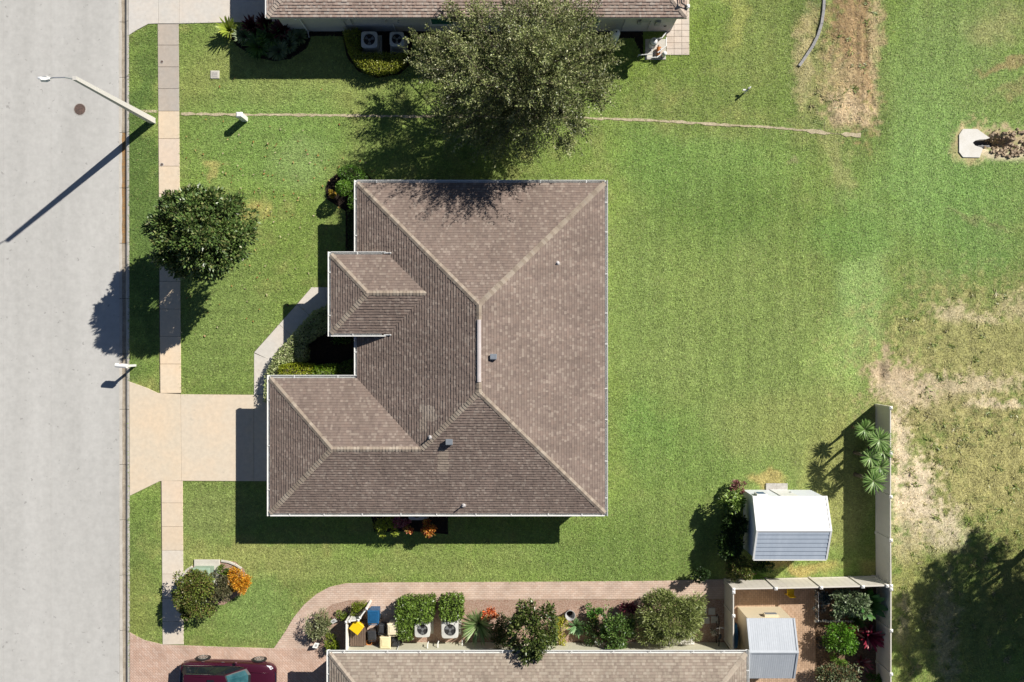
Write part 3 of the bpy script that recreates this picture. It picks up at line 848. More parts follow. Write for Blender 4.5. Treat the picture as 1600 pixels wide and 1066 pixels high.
# soffits
sf = MB()
sp = [(xw + .01, yn - .01), (xe - .01, yn - .01), (xe - .01, ys_ + .01), (gxw + .01, ys_ + .01), (gxw + .01, gyn - .01), (xw + .01, gyn - .01)]
sf.prism(sp, E - .10, E - .06).build('soffit', 'white_paint', house)
# garage door, front door, windows (tucked under the eaves)
gd = MB().box(gxw + o_ - .03, gxw + o_ - .003, gyn - 1.4 - 4.2, gyn - 1.4, .04, 2.2).build('garage_door', 'white_paint', house)
for i in range(4):
    MB().box(gxw + o_ - .045, gxw + o_ - .031, gyn - 5.55, gyn - 1.45, .08 + i * .53, .57 + i * .53).build('panel', 'white_paint', gd)
fd = MB().box(xw + o_ - .05, xw + o_ - .003, ey - .5, ey + .5, .1, 2.15).build('front_door', 'wood_brown', house)
MB().tube([(xw + o_ - .09, ey - .4, 1.05), (xw + o_ - .05, ey - .4, 1.05)], .025).build('handle', 'alu', fd)
for (x0, x1, yy) in ((-5.5, -4.0, yn - o_), (0.5, 2.2, yn - o_)):
    w_ = MB().box(x0, x1, yy + .003, yy + .04, .9, 2.1).build('window', 'white_paint', house)
    MB().box(x0 + .07, x1 - .07, yy + .041, yy + .05, .97, 2.03).build('pane', 'glass_dark', w_)
for (y0, y1) in ((-6.0, -3.2), (0.5, 2.4), (4.5, 6.2)):
    w_ = MB().box(xe - o_ + .003, xe - o_ + .04, y0, y1, .7 if y0 > -3 else .05, 2.1).build('window', 'white_paint', house)
    MB().box(xe - o_ + .041, xe - o_ + .05, y0 + .07, y1 - .07, .8 if y0 > -3 else .1, 2.03).build('pane', 'glass_dark', w_)
# gutters round the eaves
gutter(house, (xw, yn, E), (xe, yn, E), (0, 1, 0)); gutter(house, (xe, yn + .15, E), (xe, ys_ - .15, E), (1, 0, 0))
gutter(house, (gxw, ys_, E), (xe, ys_, E), (0, -1, 0)); gutter(house, (gxw, gyn + .15, E), (gxw, ys_ - .15, E), (-1, 0, 0))
gutter(house, (gxw, gyn, E), (xw - .02, gyn, E), (0, 1, 0)); gutter(house, (xw, yn + .15, E), (xw, gyn + .16, E), (-1, 0, 0))
gutter(house, (exw, eyn, EE), (exm - .15, eyn, EE), (0, 1, 0)); gutter(house, (exw, eys, EE), (exm - .15, eys, EE), (0, -1, 0))
gutter(house, (exw, eyn + .15, EE), (exw, eys - .15, EE), (-1, 0, 0))
# downspouts turned out on to the lower roof from the porch gutters
for yy in (eyn + .08, eys - .08):
    MB().tube([(exm - .25, yy, EE - .05), (exm - .02, yy, EE + .02), (exm + .12, yy, EE + .10)], .035, 6).build('downspout', 'gutter_white', house)
MB().tube([(gxw + .12, ys_ - .09, E - .12), (gxw + .40, ys_ + .25, E - .35), (gxw + .40, ys_ + .25, .1)], .04, 6).build('downspout', 'gutter_white', house)


def roof_z(x, y):
    return E + P_ * max(min(x - xw, xe - x, yn - y, y - ys_), min(gyn - y, y - ys_, x - gxw))


def vent(px, py, r, h, hood=True):
    p = W(px, py, 4.8)
    for _ in range(4): p = W(px, py, roof_z(p.x, p.y) + .12)
    z = roof_z(p.x, p.y)
    if hood:
        v = MB().box(p.x - r, p.x + r, p.y - r, p.y + r, z - .15, z + h, .03).build('roof_vent', 'metal_vent', house)
        MB().box(p.x - r - .03, p.x + r + .03, p.y - r * .8, p.y + r + .02, z + h + .002, z + h + .035, .012).build('vent_cap', 'metal_vent', v)
    else:
        v = MB().tube([(p.x, p.y, z - .1), (p.x, p.y, z + h)], r, 10).build('vent_pipe', 'lead', house)
        MB().lathe(p.x, p.y, [(r + .10, z - .02), (r + .05, z + .06), (r + .01, z + .10)], 12).build('flashing', 'lead', v)


vent(771, 558, .13, .20); vent(702, 691, .14, .24)
vent(672, 684, .035, .28, False); vent(724, 790, .035, .34, False); vent(871, 411, .025, .16, False)

# ---- neighbour to the north
E = 2.62
def hip_house(name, label, x0, x1, y0, y1, pal, seed, wallmat, e=2.62, ov=.3, loc=None, gut=True, cap=CAP):
    t = thing(name, label, 'house', loc or ((x0 + x1) / 2, (y0 + y1) / 2, 0))
    h = (y1 - y0) / 2; ym = (y0 + y1) / 2; zz = e + h * P_
    mb = MB()
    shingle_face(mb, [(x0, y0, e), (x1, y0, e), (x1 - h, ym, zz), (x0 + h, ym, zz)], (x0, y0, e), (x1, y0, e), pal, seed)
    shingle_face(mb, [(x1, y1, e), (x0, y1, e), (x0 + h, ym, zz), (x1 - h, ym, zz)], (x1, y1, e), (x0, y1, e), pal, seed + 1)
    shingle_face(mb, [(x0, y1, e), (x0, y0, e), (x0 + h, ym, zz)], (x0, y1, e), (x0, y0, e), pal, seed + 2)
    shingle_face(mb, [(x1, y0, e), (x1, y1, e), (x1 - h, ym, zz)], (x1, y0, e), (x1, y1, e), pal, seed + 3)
    r = mb.build('roof', 'shingle', t, usecol=True)
    for (a, b, s1, s2) in (((x0, y0, e), (x0 + h, ym, zz), (0, -1), (-1, 0)), ((x1, y0, e), (x1 - h, ym, zz), (0, -1), (1, 0)),
                           ((x0, y1, e), (x0 + h, ym, zz), (0, 1), (-1, 0)), ((x1, y1, e), (x1 - h, ym, zz), (0, 1), (1, 0))):
        dx, dy = np.sign(b[0] - a[0]), np.sign(b[1] - a[1]); seed += 7
        ridge_caps('hip_cap', r, a, b, hipd(*s1, dx, dy), hipd(*s2, dx, dy), cap, seed)
    ridge_caps('ridge_cap', r, (x0 + h, ym, zz), (x1 - h, ym, zz), dnN, dnS, cap, seed + 1)
    wp = [(x0 + ov, y0 + ov), (x1 - ov, y0 + ov), (x1 - ov, y1 - ov), (x0 + ov, y1 - ov)]
    MB().prism(wp, 0, e - .03).build('wall', wallmat, t); excl(wp)
    MB().box(x0 + .01, x1 - .01, y0 + .01, y1 - .01, e - .12, e - .07).build('soffit', 'white_paint', t)
    return t


ny0 = W(0, 27, E).y
nhouse = hip_house('house', 'neighbouring house with pinkish tan shingle roof and grey wall along the top edge', W(417, 0, E).x, W(1073, 0, E).x, ny0, ny0 + 14.0,
                   PAL_NORTH, 101, 'stucco_grey', cap=[(.44, .36, .30), (.48, .40, .33)])
nx0, nx1 = W(417, 0, E).x, W(1073, 0, E).x
MB().box(nx0 - .02, nx1 + .02, ny0 - .035, ny0 - .002, E - .16, E - .015).build('fascia', 'stucco_grey', nhouse)
MB().box(nx0 - .09, nx0 - .02, ny0 - .035, ny0 + 14, E - .14, E + .01).build('fascia', 'white_paint', nhouse)
nwy = ny0 + .3
for px in (690, 919):
    x = W(px, 0, 1.7).x
    w_ = MB().box(x - .62, x + .62, nwy - .05, nwy - .003, 1.05, 2.0).build('window', 'white_paint', nhouse)
    MB().box(x - .55, x + .55, nwy - .062, nwy - .051, 1.12, 1.93).build('pane', 'glass_teal', w_)
    MB().box(x - .66, x + .66, nwy - .10, nwy - .003, .98, 1.045).build('sill', 'white_paint', w_)


def npt(px, z):
    return W(px, 0, z).x


MB().tube([(npt(461, 2.5), ny0 - .05, 2.45), (npt(461, 2.5) + .05, nwy - .06, 2.2), (npt(461, 2.5) + .05, nwy - .06, .12), (npt(461, 2.5) + .08, nwy - .35, .06)], .045, 8).build('downspout', 'white_paint', nhouse)
for px, z0, z1, m in ((532, .3, 2.2, 'plastic_grey'), (546, .2, 1.9, 'plastic_grey'), (614, .2, 1.1, 'white_paint'), (978, .3, 2.0, 'plastic_grey'), (1017, .4, 1.5, 'plastic_grey')):
    x = npt(px, z1); MB().tube([(x, nwy - .05, z0), (x, nwy - .05, z1)], .022, 6).build('conduit', m, nhouse)
for px, z0, z1, w in ((536, 1.75, 2.1, .16), (1000, 1.2, 1.55, .10), (1009, 1.5, 1.95, .2), (1029, 1.0, 1.5, .12)):
    x = npt(px, z1); MB().box(x - w, x + w, nwy - .12, nwy - .004, z0, z1, .01).build('meter_box', 'plastic_grey', nhouse)
for px in (603, 622):
    x = npt(px, 1.5); MB().tube([(x, nwy - .01, 1.5), (x, nwy - .08, 1.5), (x, nwy - .08, 1.38)], .035, 8).build('vent_pipe', 'stucco_grey', nhouse)

# ---- neighbour to the south
E = 2.62
sy1 = W(0, 1021, E).y
shouse = hip_house('house', 'neighbouring house with grey tan shingle roof along the bottom edge', W(515, 0, E).x, W(1166, 0, E).x, sy1 - 12.0, sy1,
                   PAL_SOUTH, 201, 'stucco_green', ov=.42, cap=[(.38, .32, .26), (.42, .36, .29)])
sx0, sx1 = W(515, 0, E).x, W(1166, 0, E).x
gutter(shouse, (sx0, sy1, E), (sx1, sy1, E), (0, 1, 0)); gutter(shouse, (sx0, sy1 + .15, E), (sx0, sy1 - 12, E), (-1, 0, 0)); gutter(shouse, (sx1, sy1 + .15, E), (sx1, sy1 - 12, E), (1, 0, 0))
MB().tube([(W(617, 0, 2).x, sy1 + .08, 2.45), (W(617, 0, 2).x, sy1 - .37, 2.2), (W(617, 0, 2).x, sy1 - .37, .1)], .04, 8).build('downspout', 'plastic_white', shouse)
for px, z in ((668, .9), (684, .8), (722, .5)):
    x = W(px, 0, z).x; MB().tube([(x, sy1 - .41, z), (x, sy1 - .2, z), (x + .02, sy1 - .17, z - .25)], .03, 8).build('pipe', 'plastic_white', shouse)


# ------------------------------------------------------------------ PLANTS
def unit(v):
    return v / np.maximum(np.linalg.norm(v, axis=-1, keepdims=True), 1e-9)


def leaf_quads(P, D, Nn, L, Wd, fold=.18):
    """diamond leaves: base P, direction D, face normal Nn"""
    D = unit(D); S = unit(np.cross(D, Nn)); Nn = np.cross(S, D)
    L = np.asarray(L)[:, None]; Wd = np.asarray(Wd)[:, None]
    mid = P + D * L * .45 + Nn * Wd * fold
    return np.stack((P, mid + S * Wd * .5, P + D * L - Nn * L * .12, mid - S * Wd * .5), 1)


def pick(cols, n, rng, jit=.18):
    cols = np.array(cols); c = cols[rng.integers(0, len(cols), n)]
    return c * (1 + rng.uniform(-jit, jit, (n, 1)))


def clump_crown(center, rad, k, per, leaf, cols, rng, sub=.36, flat=.85, bottom=-.35, spread=.75, up=.55, lw=.5, lumpy=.22):
    """leaves gathered on k sub-clumps spread through an ellipsoid"""
    c = np.array(center); rad = np.array(rad)
    d = unit(rng.normal(size=(k * 3, 3))); d = d[d[:, 2] > bottom][:k]
    k = len(d)
    rr = rng.uniform(.35, 1, k) ** .5
    lump = 1 + lumpy * np.sin(d[:, 0] * 5 + 1.3) * np.cos(d[:, 1] * 4 + .4)
    cc = c + d * rad * (rr * spread * lump)[:, None]
    n = k * per
    own = np.repeat(np.arange(k), per)
    e = unit(rng.normal(size=(n, 3))); e[:, 2] = np.where(e[:, 2] < -.35, -e[:, 2], e[:, 2])
    sr = sub * rng.uniform(.75, 1.2, k)[own]
    P = cc[own] + e * rad * (sr * rng.uniform(.45, 1.0, n))[:, None] * np.array((1, 1, flat))
    out = unit((P - c) / rad)
    D = unit(e * .9 + out * .7 + rng.normal(size=(n, 3)) * .5)
    Nn = unit(np.array((0, 0, 1)) * up + out * .5 + rng.normal(size=(n, 3)) * .45)
    tone = rng.uniform(.8, 1.2, k)[own]
    return leaf_quads(P, D, Nn, leaf * rng.uniform(.7, 1.25, n), leaf * lw * rng.uniform(.7, 1.2, n)), pick(cols, n, rng) * tone[:, None], cc


def stems(name, base, tips, r0, parent, m='twig', n=6, fork=.35, rng=None):
    mb = MB(); base = Vector(base)
    for t in tips:
        t = Vector(t); mid = base.lerp(t, .5) + Vector((0, 0, .12 * (t - base).length))
        mb.tube([base, mid, t], [r0, r0 * .6, r0 * .2], n)
    return mb.build(name, m, parent, smooth=True)


SEED = [100]


def rng_():
    SEED[0] += 1; return np.random.default_rng(SEED[0])


def bush(name, label, cat, px, py, rx, ry, h, cols, leaf=.10, n=1400, k=16, group=None, m='leaf', zc=None, sub=.42, up=.55, lw=.5):
    rng = rng_(); hc = zc if zc is not None else h * .55
    if py > 930 and px < 1140: rx *= 1.1; ry *= 1.08; n = int(n * 1.15)
    c = W(px, py, hc); s = (H - hc) / FP
    t = thing(name, label, cat, (c.x, c.y, 0), group)
    V, col, cc = clump_crown((c.x, c.y, hc), (rx * s, ry * s, h - hc if zc is not None else h * .45), k, max(8, int(n * 1.6) // k), leaf, cols, rng, sub, up=up, lw=lw, spread=.84)
    V[:, :, 2] = np.maximum(V[:, :, 2], .03)
    quads_mesh('foliage', V, col, m, t)
    sel = cc[rng.permutation(len(cc))[:7]]
    stems('stem', (c.x, c.y, 0), sel, .018 + .012 * h, t)
    return t


def straps(name, label, cat, px, py, r, h, cols, n=46, wid=.055, droop=.5, m='leaf', zc=None, group=None, heads=1, trunk=0.0, rise=.55, tilt=(.05, 1.15)):
    """rosette of arching strap leaves"""
    rng = rng_(); hc = zc if zc is not None else h * .7
    c = W(px, py, hc); s = (H - hc) / FP; Rr = r * s
    t = thing(name, label, cat, (c.x, c.y, 0), group)
    z0 = trunk if trunk else .02
    quad = []; col = []
    for i in range(n):
        a = rng.uniform(0, 2 * PI); el = rng.uniform(*tilt)
        L = Rr * rng.uniform(.8, 1.12) / max(.5, math.cos(el * .6))
        d = np.array((math.cos(a), math.sin(a), 0)); sd = np.array((-d[1], d[0], 0))
        p = np.array((c.x, c.y, z0)) + d * .03; c0 = pick(cols, 1, rng)[0]
        prev = None; seg = 5
        hh = (h - z0)
        for j in range(seg + 1):
            u = j / seg
            rad_ = L * u * math.cos(el * .75 * (1 - .3 * u))
            z = hh * (math.sin(el) * .9 + rise * .35) * u * (1.3 - droop * u)
            q = p + d * rad_ + np.array((0, 0, max(z, -z0 * .5)))
            w = wid * (.35 + 1.1 * math.sin(PI * min(1, .12 + u * .88)) ** .8) * (.02 if j == seg else 1)
            tw = np.array((0, 0, 1)) * rng.uniform(-.2, .2)
            cur = (q - (sd + tw) * w * .5, q + (sd + tw) * w * .5)
            if prev is not None:
                quad.append((prev[0], prev[1], cur[1], cur[0])); col.append(c0 * (.85 + .3 * u))
            prev = cur
    quads_mesh('leaf_rosette', np.array(quad), np.array(col), m, t)
    hgt = max(trunk, .10)
    MB().tube([(c.x, c.y, 0), (c.x + .01, c.y + .01, hgt * .5), (c.x, c.y, hgt)], [.05 + .03 * trunk, .04 + .02 * trunk, .04], 8).build('stem', 'bark', t, smooth=True)
    return t


def hedge(name, label, polys, h, cols, leaf=.07, dens=420, group=None, m='leaf', round_=.12):
    """clipped hedge: polys are outlines of its top in photograph pixels"""
    rng = rng_(); W0 = [[W(x, y, h * .9) for x, y in p] for p in polys]
    cx = sum(p.x for q in W0 for p in q) / sum(len(q) for q in W0); cy = sum(p.y for q in W0 for p in q) / sum(len(q) for q in W0)
    t = thing(name, label, 'hedge', (cx, cy, 0), group)
    Vs = []; Cs = []
    core = MB()
    for q in W0:
        q2 = [(p.x, p.y) for p in q]
        core.prism(inset(q2, .12), 0.0, h * .72)
        x0, x1 = min(p[0] for p in q2), max(p[0] for p in q2); y0, y1 = min(p[1] for p in q2), max(p[1] for p in q2)
        n = int((x1 - x0) * (y1 - y0) * dens * 1.6)
        x = rng.uniform(x0, x1, n); y = rng.uniform(y0, y1, n); ok = in_poly(x, y, q2); x = x[ok]; y = y[ok]
        dd = seg_dist(x, y, q2 + [q2[0]])
        bump = fbm(x * 2.6, y * 2.6, SEED[0]) - .5
        z = h * (1 + bump * .28) - np.clip(round_ - dd, 0, 1) ** 2 / max(round_, .01) * 1.3 - np.abs(rng.normal(size=len(x))) * .06
        P = np.stack((x, y, z), -1)
        D = unit(rng.normal(size=P.shape) + np.array((0, 0, .5))); Nn = unit(rng.normal(size=P.shape) * .55 + np.array((0, 0, 1)))
        Vs.append(leaf_quads(P, D, Nn, leaf * rng.uniform(.7, 1.3, len(x)), leaf * .55 * rng.uniform(.7, 1.2, len(x))))
        Cs.append(pick(cols, len(x), rng) * (.85 + .5 * (bump + .3))[:, None])
        for a, b in zip(q2, q2[1:] + q2[:1]):           # leafy sides
            L = math.hypot(b[0] - a[0], b[1] - a[1]); m_ = int(L * h * dens * .7)
            u = rng.uniform(0, 1, m_); z = rng.uniform(.05, h, m_)
            e = np.array((b[1] - a[1], -(b[0] - a[0]), 0)) / L
            ctr = np.array((cx, cy)); md = np.array(((a[0] + b[0]) / 2, (a[1] + b[1]) / 2))
            P = np.stack((a[0] + (b[0] - a[0]) * u, a[1] + (b[1] - a[1]) * u, z), -1) + e * rng.uniform(-.08, .02, (m_, 1))
            D = unit(rng.normal(size=P.shape)); Nn = unit(np.abs(e) * 0 + e * np.sign(rng.uniform(-.2, 1, (m_, 1))) + rng.normal(size=P.shape) * .5 + np.array((0, 0, .4)))
            Vs.append(leaf_quads(P, D, Nn, leaf * rng.uniform(.7, 1.3, m_), leaf * .55 * rng.uniform(.7, 1.2, m_)))
            Cs.append(pick(cols, m_, rng))
    quads_mesh('foliage', np.concatenate(Vs), np.concatenate(Cs), m, t)
    core.build('inner_branches', 'twig', t)
    return t


def tree(name, label, base, crown, rad, k, per, leaf, cols, trunk_r, m='leaf', sub=.27, group=None, spread=.80, up=.5, flat=.85, lw=.5, limbs=7, bottom=-.35, lumpy=.22):
    rng = rng_()
    t = thing(name, label, 'tree', (base[0], base[1], 0), group)
    V, col, cc = clump_crown(crown, rad, k, per, leaf, cols, rng, sub, flat, bottom, spread, up, lumpy=lumpy)
    V[:, :, 2] = np.maximum(V[:, :, 2], .3)
    quads_mesh('crown', V, col, m, t)
    b = Vector(base); c = Vector(crown); fork = Vector((b.x, b.y, max(.9, c.z - rad[2] * .75)))
    tr = MB().tube([b - Vector((0, 0, .1)), b + Vector((.0, .0, .15)), b.lerp(fork, .6) + Vector((.05, .03, 0)), fork], [trunk_r * 1.6, trunk_r * 1.15, trunk_r, trunk_r * .85], 12).build('trunk', 'bark', t, smooth=True)
    order = cc[np.argsort(np.arctan2(cc[:, 1] - c.y, cc[:, 0] - c.x))]
    grp = np.array_split(order, limbs)
    for g in grp:
        mb = MB(); hub = Vector(g.mean(0)); hub = fork.lerp(hub, .55)
        mb.tube([fork, fork.lerp(hub, .5) + Vector((0, 0, .15)), hub], [trunk_r * .6, trunk_r * .45, trunk_r * .32], 8)
        for q in g[:: max(1, len(g) // 14)]:
            q = Vector(q); mb.tube([hub, hub.lerp(q, .5) + Vector((0, 0, .08)), q], [trunk_r * .26, trunk_r * .16, trunk_r * .06], 5)
        mb.build('limb', 'bark', t, smooth=True)
    return t


OAK = [(.165, .19, .065), (.215, .235, .088), (.12, .148, .048), (.30, .305, .15), (.15, .182, .058)]
MAG = [(.075, .13, .032), (.105, .175, .042), (.15, .22, .06), (.08, .14, .034), (.20, .22, .075)]


def sprays(name, tree_obj, center, rad, n, per, leaf, cols, length, bottom=-.25):
    """twigs that break the outline: short shoots with leaves down both sides"""
    rng = rng_(); c = np.array(center); rad = np.array(rad)
    d = unit(rng.normal(size=(n * 3, 3))); d = d[d[:, 2] > bottom][:n]; n = len(d)
    lump = .82 + .26 * (fbm(np.arctan2(d[:, 1], d[:, 0]) * 2.2 + 9, d[:, 2] * 3 + 4, 3) - .3) * 1.4
    p0 = c + d * rad * (lump * rng.uniform(.78, 1.02, n))[:, None]
    dir_ = unit(d * .8 + rng.normal(size=(n, 3)) * .45 + np.array((0, 0, .25)))
    Ln = length * rng.uniform(.5, 1.2, n)
    own = np.repeat(np.arange(n), per); u = np.tile(np.linspace(.1, 1, per), n)
    P = p0[own] + dir_[own] * (Ln[own] * u)[:, None]
    side = unit(np.cross(dir_, np.array((0, 0, 1.0)) + rng.normal(size=(n, 3)) * .2))[own]
    sg = np.where(np.arange(len(own)) % 2 == 0, 1, -1)[:, None]
    D = unit(dir_[own] * .8 + side * sg * .9 + rng.normal(size=P.shape) * .3)
    Nn = unit(np.array((0, 0, 1)) + rng.normal(size=P.shape) * .5)
    tone = rng.uniform(.8, 1.3, n)[own]
    V = leaf_quads(P, D, Nn, leaf * rng.uniform(.7, 1.2, len(P)), leaf * .45 * rng.uniform(.7, 1.2, len(P)))
    o = quads_mesh(name, V, pick(cols, len(P), rng) * tone[:, None], 'leaf', tree_obj)
    return o


# big oak between the two houses: lobes of foliage on separate boughs
def lobed_oak():
    rng = rng_()
    tb = W(812, 165)
    t = thing('oak_tree', 'broad olive green oak tree spreading between the two upper houses', 'tree', (tb.x, tb.y, 0))
    lobes = [(663, 92, 30), (690, 108, 36), (700, 62, 24), (742, 22, 34), (722, 82, 38), (735, 128, 40), (700, 152, 30), (690, 192, 26), (728, 200, 34), (762, 168, 40), (768, 66, 42),
             (795, 22, 40), (805, 110, 46), (838, 62, 44), (850, -4, 40), (880, 26, 36), (884, 84, 42), (918, 70, 38), (938, 100, 34), (920, 128, 38), (868, 132, 44), (830, 160, 44), (792, 208, 38), (760, 228, 26),
             (846, 196, 38), (880, 176, 36), (905, 200, 24), (936, 150, 26), (885, 226, 18), (820, 232, 22), (952, 78, 18), (655, 70, 18), (708, 20, 18), (912, 20, 24), (780, -14, 30), (890, 55, 30)]
    inner = [(rng.uniform(745, 900), rng.uniform(50, 190), rng.uniform(26, 40)) for _ in range(14)]
    Vs = []; Cs = []; fork = Vector((tb.x, tb.y, 2.2))
    MB().tube([(tb.x, tb.y, -.1), (tb.x, tb.y, .2), (tb.x + .05, tb.y, 1.2), fork], [.45, .33, .29, .27], 12).build('trunk', 'bark', t, smooth=True)
    for px, py, r in lobes + inner:
        d2 = ((px - 850) / 215) ** 2 + ((py - 112) / 150) ** 2
        h = max(2.6, 2.6 + 4.6 * max(0, 1 - 1.4 * d2)) + rng.uniform(-.7, .6)
        if (px, py, r) in inner: h = rng.uniform(2.6, 3.8)
        c = W(px, py, h); s_ = (H - h) / FP; R_ = r * s_
        out = np.array((c.x - tb.x, c.y - tb.y, (h - 2.5) * .9)); out = out / np.linalg.norm(out)
        tone = rng.uniform(.62, 1.28)
        # twigs fan out over the lobe, leaves in two ranks along each of them
        n = int(29 * (r / 34) ** 2) + 9; per = 40
        dd = unit(rng.normal(size=(n, 3)) * .62 + out * 1.15 + np.array((0, 0, .15)))
        p0 = np.array(c) - out * R_ * .75 + rng.normal(size=(n, 3)) * R_ * np.array((.24, .24, .34))
        Ln = R_ * rng.uniform(.8, 2.0, n)
        own = np.repeat(np.arange(n), per); u = np.tile(np.linspace(.12, 1, per), n)
        side = unit(np.cross(dd, np.array((0, 0, 1.0)) + rng.normal(size=(n, 3)) * .35))[own]
        upv = unit(np.cross(side, dd[own]))
        spread = rng.normal(size=(len(own), 2)) * (.10 * (1.2 - u))[:, None]
        P = p0[own] + dd[own] * (Ln[own] * u)[:, None] + side * spread[:, :1] * 1.6 + upv * spread[:, 1:]
        sg = np.where(np.arange(len(own)) % 2 == 0, 1, -1)[:, None]
        D = unit(dd[own] * .9 + side * sg * .8 + rng.normal(size=P.shape) * .35)
        Nn = unit(np.array((0, 0, .8)) + rng.normal(size=P.shape) * .55)
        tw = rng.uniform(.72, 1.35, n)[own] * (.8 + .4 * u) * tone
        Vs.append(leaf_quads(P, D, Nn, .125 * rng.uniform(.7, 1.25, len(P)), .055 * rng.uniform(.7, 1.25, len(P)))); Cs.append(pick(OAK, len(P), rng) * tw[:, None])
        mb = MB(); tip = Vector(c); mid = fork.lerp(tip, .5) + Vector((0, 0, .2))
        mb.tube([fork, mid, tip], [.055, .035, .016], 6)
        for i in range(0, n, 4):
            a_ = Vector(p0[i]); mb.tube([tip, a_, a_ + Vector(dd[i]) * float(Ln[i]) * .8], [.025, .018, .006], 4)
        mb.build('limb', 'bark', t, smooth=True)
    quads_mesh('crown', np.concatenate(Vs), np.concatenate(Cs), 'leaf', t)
    return t


oak = lobed_oak()
# magnolia by the pavement
mc = W(317, 366, 3.7)
mag = tree('magnolia_tree', 'round glossy dark green magnolia overhanging the pavement', (mc.x, mc.y, 0), (mc.x, mc.y, 3.65), (2.55, 2.25, 2.25), 170, 140, .20, MAG, .13, m='leaf_gloss', sub=.19, spread=.92, up=.5, lumpy=.05)
# trees just outside the right edge that shade the sandy corner
for lb, px, py, r, hc in (('leafy oak outside the right edge, nearest the fence corner', 1672, 808, 2.5, 6.6), ('tall oak outside the right edge behind the nearest oak', 1745, 742, 3.0, 7.0), ('spreading oak outside the right edge, middle of the row', 1755, 850, 3.0, 6.4),
                          ('oak outside the right edge, farthest from the fence', 1830, 800, 3.0, 7.2), ('low oak outside the right edge near the bottom corner', 1672, 905, 2.2, 4.8), ('oak outside the right edge, lowest of the row', 1720, 970, 2.4, 5.2)):
    p = W(px, py)
    tree('oak_tree', lb, (p.x, p.y, 0), (p.x, p.y, hc), (r, r * .95, r * .72), 80, 230, .16, OAK, .13, sub=.17, spread=.98, limbs=8)

# front of the house
LIME = [(.20, .26, .018), (.26, .31, .03), (.14, .21, .015)]
VAR = [(.36, .43, .17), (.45, .50, .24), (.27, .35, .11), (.54, .56, .31)]
GRN = [(.075, .15, .022), (.10, .19, .03), (.055, .115, .018)]
BRT = [(.10, .22, .02), (.14, .28, .03), (.08, .17, .018)]
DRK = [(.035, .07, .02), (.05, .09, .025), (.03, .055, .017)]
GREY = [(.15, .20, .09), (.20, .25, .13), (.11, .155, .065)]
RED = [(.17, .02, .035), (.28, .05, .07), (.10, .012, .02), (.34, .13, .12)]
ORG_ = [(.62, .27, .02), (.72, .36, .03), (.50, .18, .012), (.66, .42, .05)]
OLIV = [(.12, .145, .03), (.17, .19, .045), (.09, .11, .025), (.18, .13, .05)]

hedge('variegated_hedge', 'pale variegated hedge bordering the curved front walk', [((414, 628), (416, 586), (430, 556), (458, 524), (490, 488), (517, 477), (560, 474), (560, 498), (516, 512), (488, 528), (476, 536), (478, 562), (438, 569), (438, 592), (430, 628))], .75, VAR, leaf=.10, dens=520)
hedge('lime_hedge', 'clipped lime green hedge against the garage gutter', [((437, 573), (460, 569), (487, 572), (487, 593), (437, 593))], 1.22, [(.26, .31, .015), (.20, .26, .012), (.32, .34, .03)], leaf=.08, dens=600)
hedge('lime_hedge', 'brighter green clipped hedge beside the lime hedge in the front bed', [((489, 574), (520, 571), (523, 575), (523, 593), (489, 593))], 1.22, [(.15, .26, .015), (.11, .21, .012), (.21, .30, .03)], leaf=.08, dens=600)
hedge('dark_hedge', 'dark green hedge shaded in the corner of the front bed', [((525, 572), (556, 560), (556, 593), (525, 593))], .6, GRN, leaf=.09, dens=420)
bush('shrub', 'small dark shrub under the porch roof edge in the front bed', 'shrub', 535, 528, 18, 9, .5, GRN, n=500)
hedge('curved_hedge', 'curved green hedge wrapping the upper left house corner', [((527, 268), (536, 261), (550, 259), (563, 266), (573, 278), (573, 300), (557, 315), (557, 325), (547, 325), (546, 308), (553, 297), (548, 285), (535, 279))], .75, [(.11, .23, .03), (.15, .29, .045), (.08, .17, .022)], leaf=.08, dens=620)
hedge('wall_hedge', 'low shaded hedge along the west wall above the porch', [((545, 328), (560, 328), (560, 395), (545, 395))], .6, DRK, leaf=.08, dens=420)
tp = W(536, 294, 1.05)
rng = rng_()
tpo = thing('topiary', 'round clipped topiary ball on a stem at the house corner', 'topiary', (tp.x, tp.y, 0))
d = unit(rng.normal(size=(1700, 3))); P = np.array((tp.x, tp.y, 1.05)) + d * .40 * rng.uniform(.9, 1.0, (1700, 1))
quads_mesh('foliage', leaf_quads(P, unit(rng.normal(size=P.shape)), unit(d + rng.normal(size=P.shape) * .4), .08 * rng.uniform(.7, 1.3, 1700), .05 * rng.uniform(.7, 1.3, 1700)), pick(BRT + [(.17, .27, .05)], 1700, rng), 'leaf', tpo)
MB().tube([(tp.x, tp.y, 0), (tp.x, tp.y, .8)], .03, 8).build('stem', 'bark', tpo)
bush('croton', 'small yellow and orange croton beside the topiary ball', 'plant', 520, 303, 5, 6, .35, [(.50, .36, .04), (.40, .24, .03), (.30, .25, .04)], n=160, k=6, leaf=.10)

# south wall of the house
bush('shrub', 'lime yellow shrub against the south wall, half in shade', 'shrub', 605, 822, 19, 15, 1.35, [(.42, .46, .06), (.32, .40, .04), (.16, .22, .04)], n=900, leaf=.10)
bush('cordyline', 'pink leaved plant in the shade of the south wall', 'plant', 628, 814, 13, 9, 1.3, [(.40, .10, .16), (.22, .03, .07), (.5, .25, .28)], n=260, k=8, leaf=.13)
bush('croton', 'small red and yellow croton between the lime shrub and air conditioner', 'plant', 638, 825, 8, 6, 1.3, [(.55, .12, .05), (.5, .40, .10), (.3, .05, .03)], n=180, k=6, leaf=.10)
bush('croton', 'orange croton right of the air conditioner at the south wall', 'plant', 674, 823, 14, 13, 1.4, [(.62, .26, .04), (.45, .10, .02), (.66, .42, .08), (.3, .06, .02)], n=520, k=12, leaf=.11)

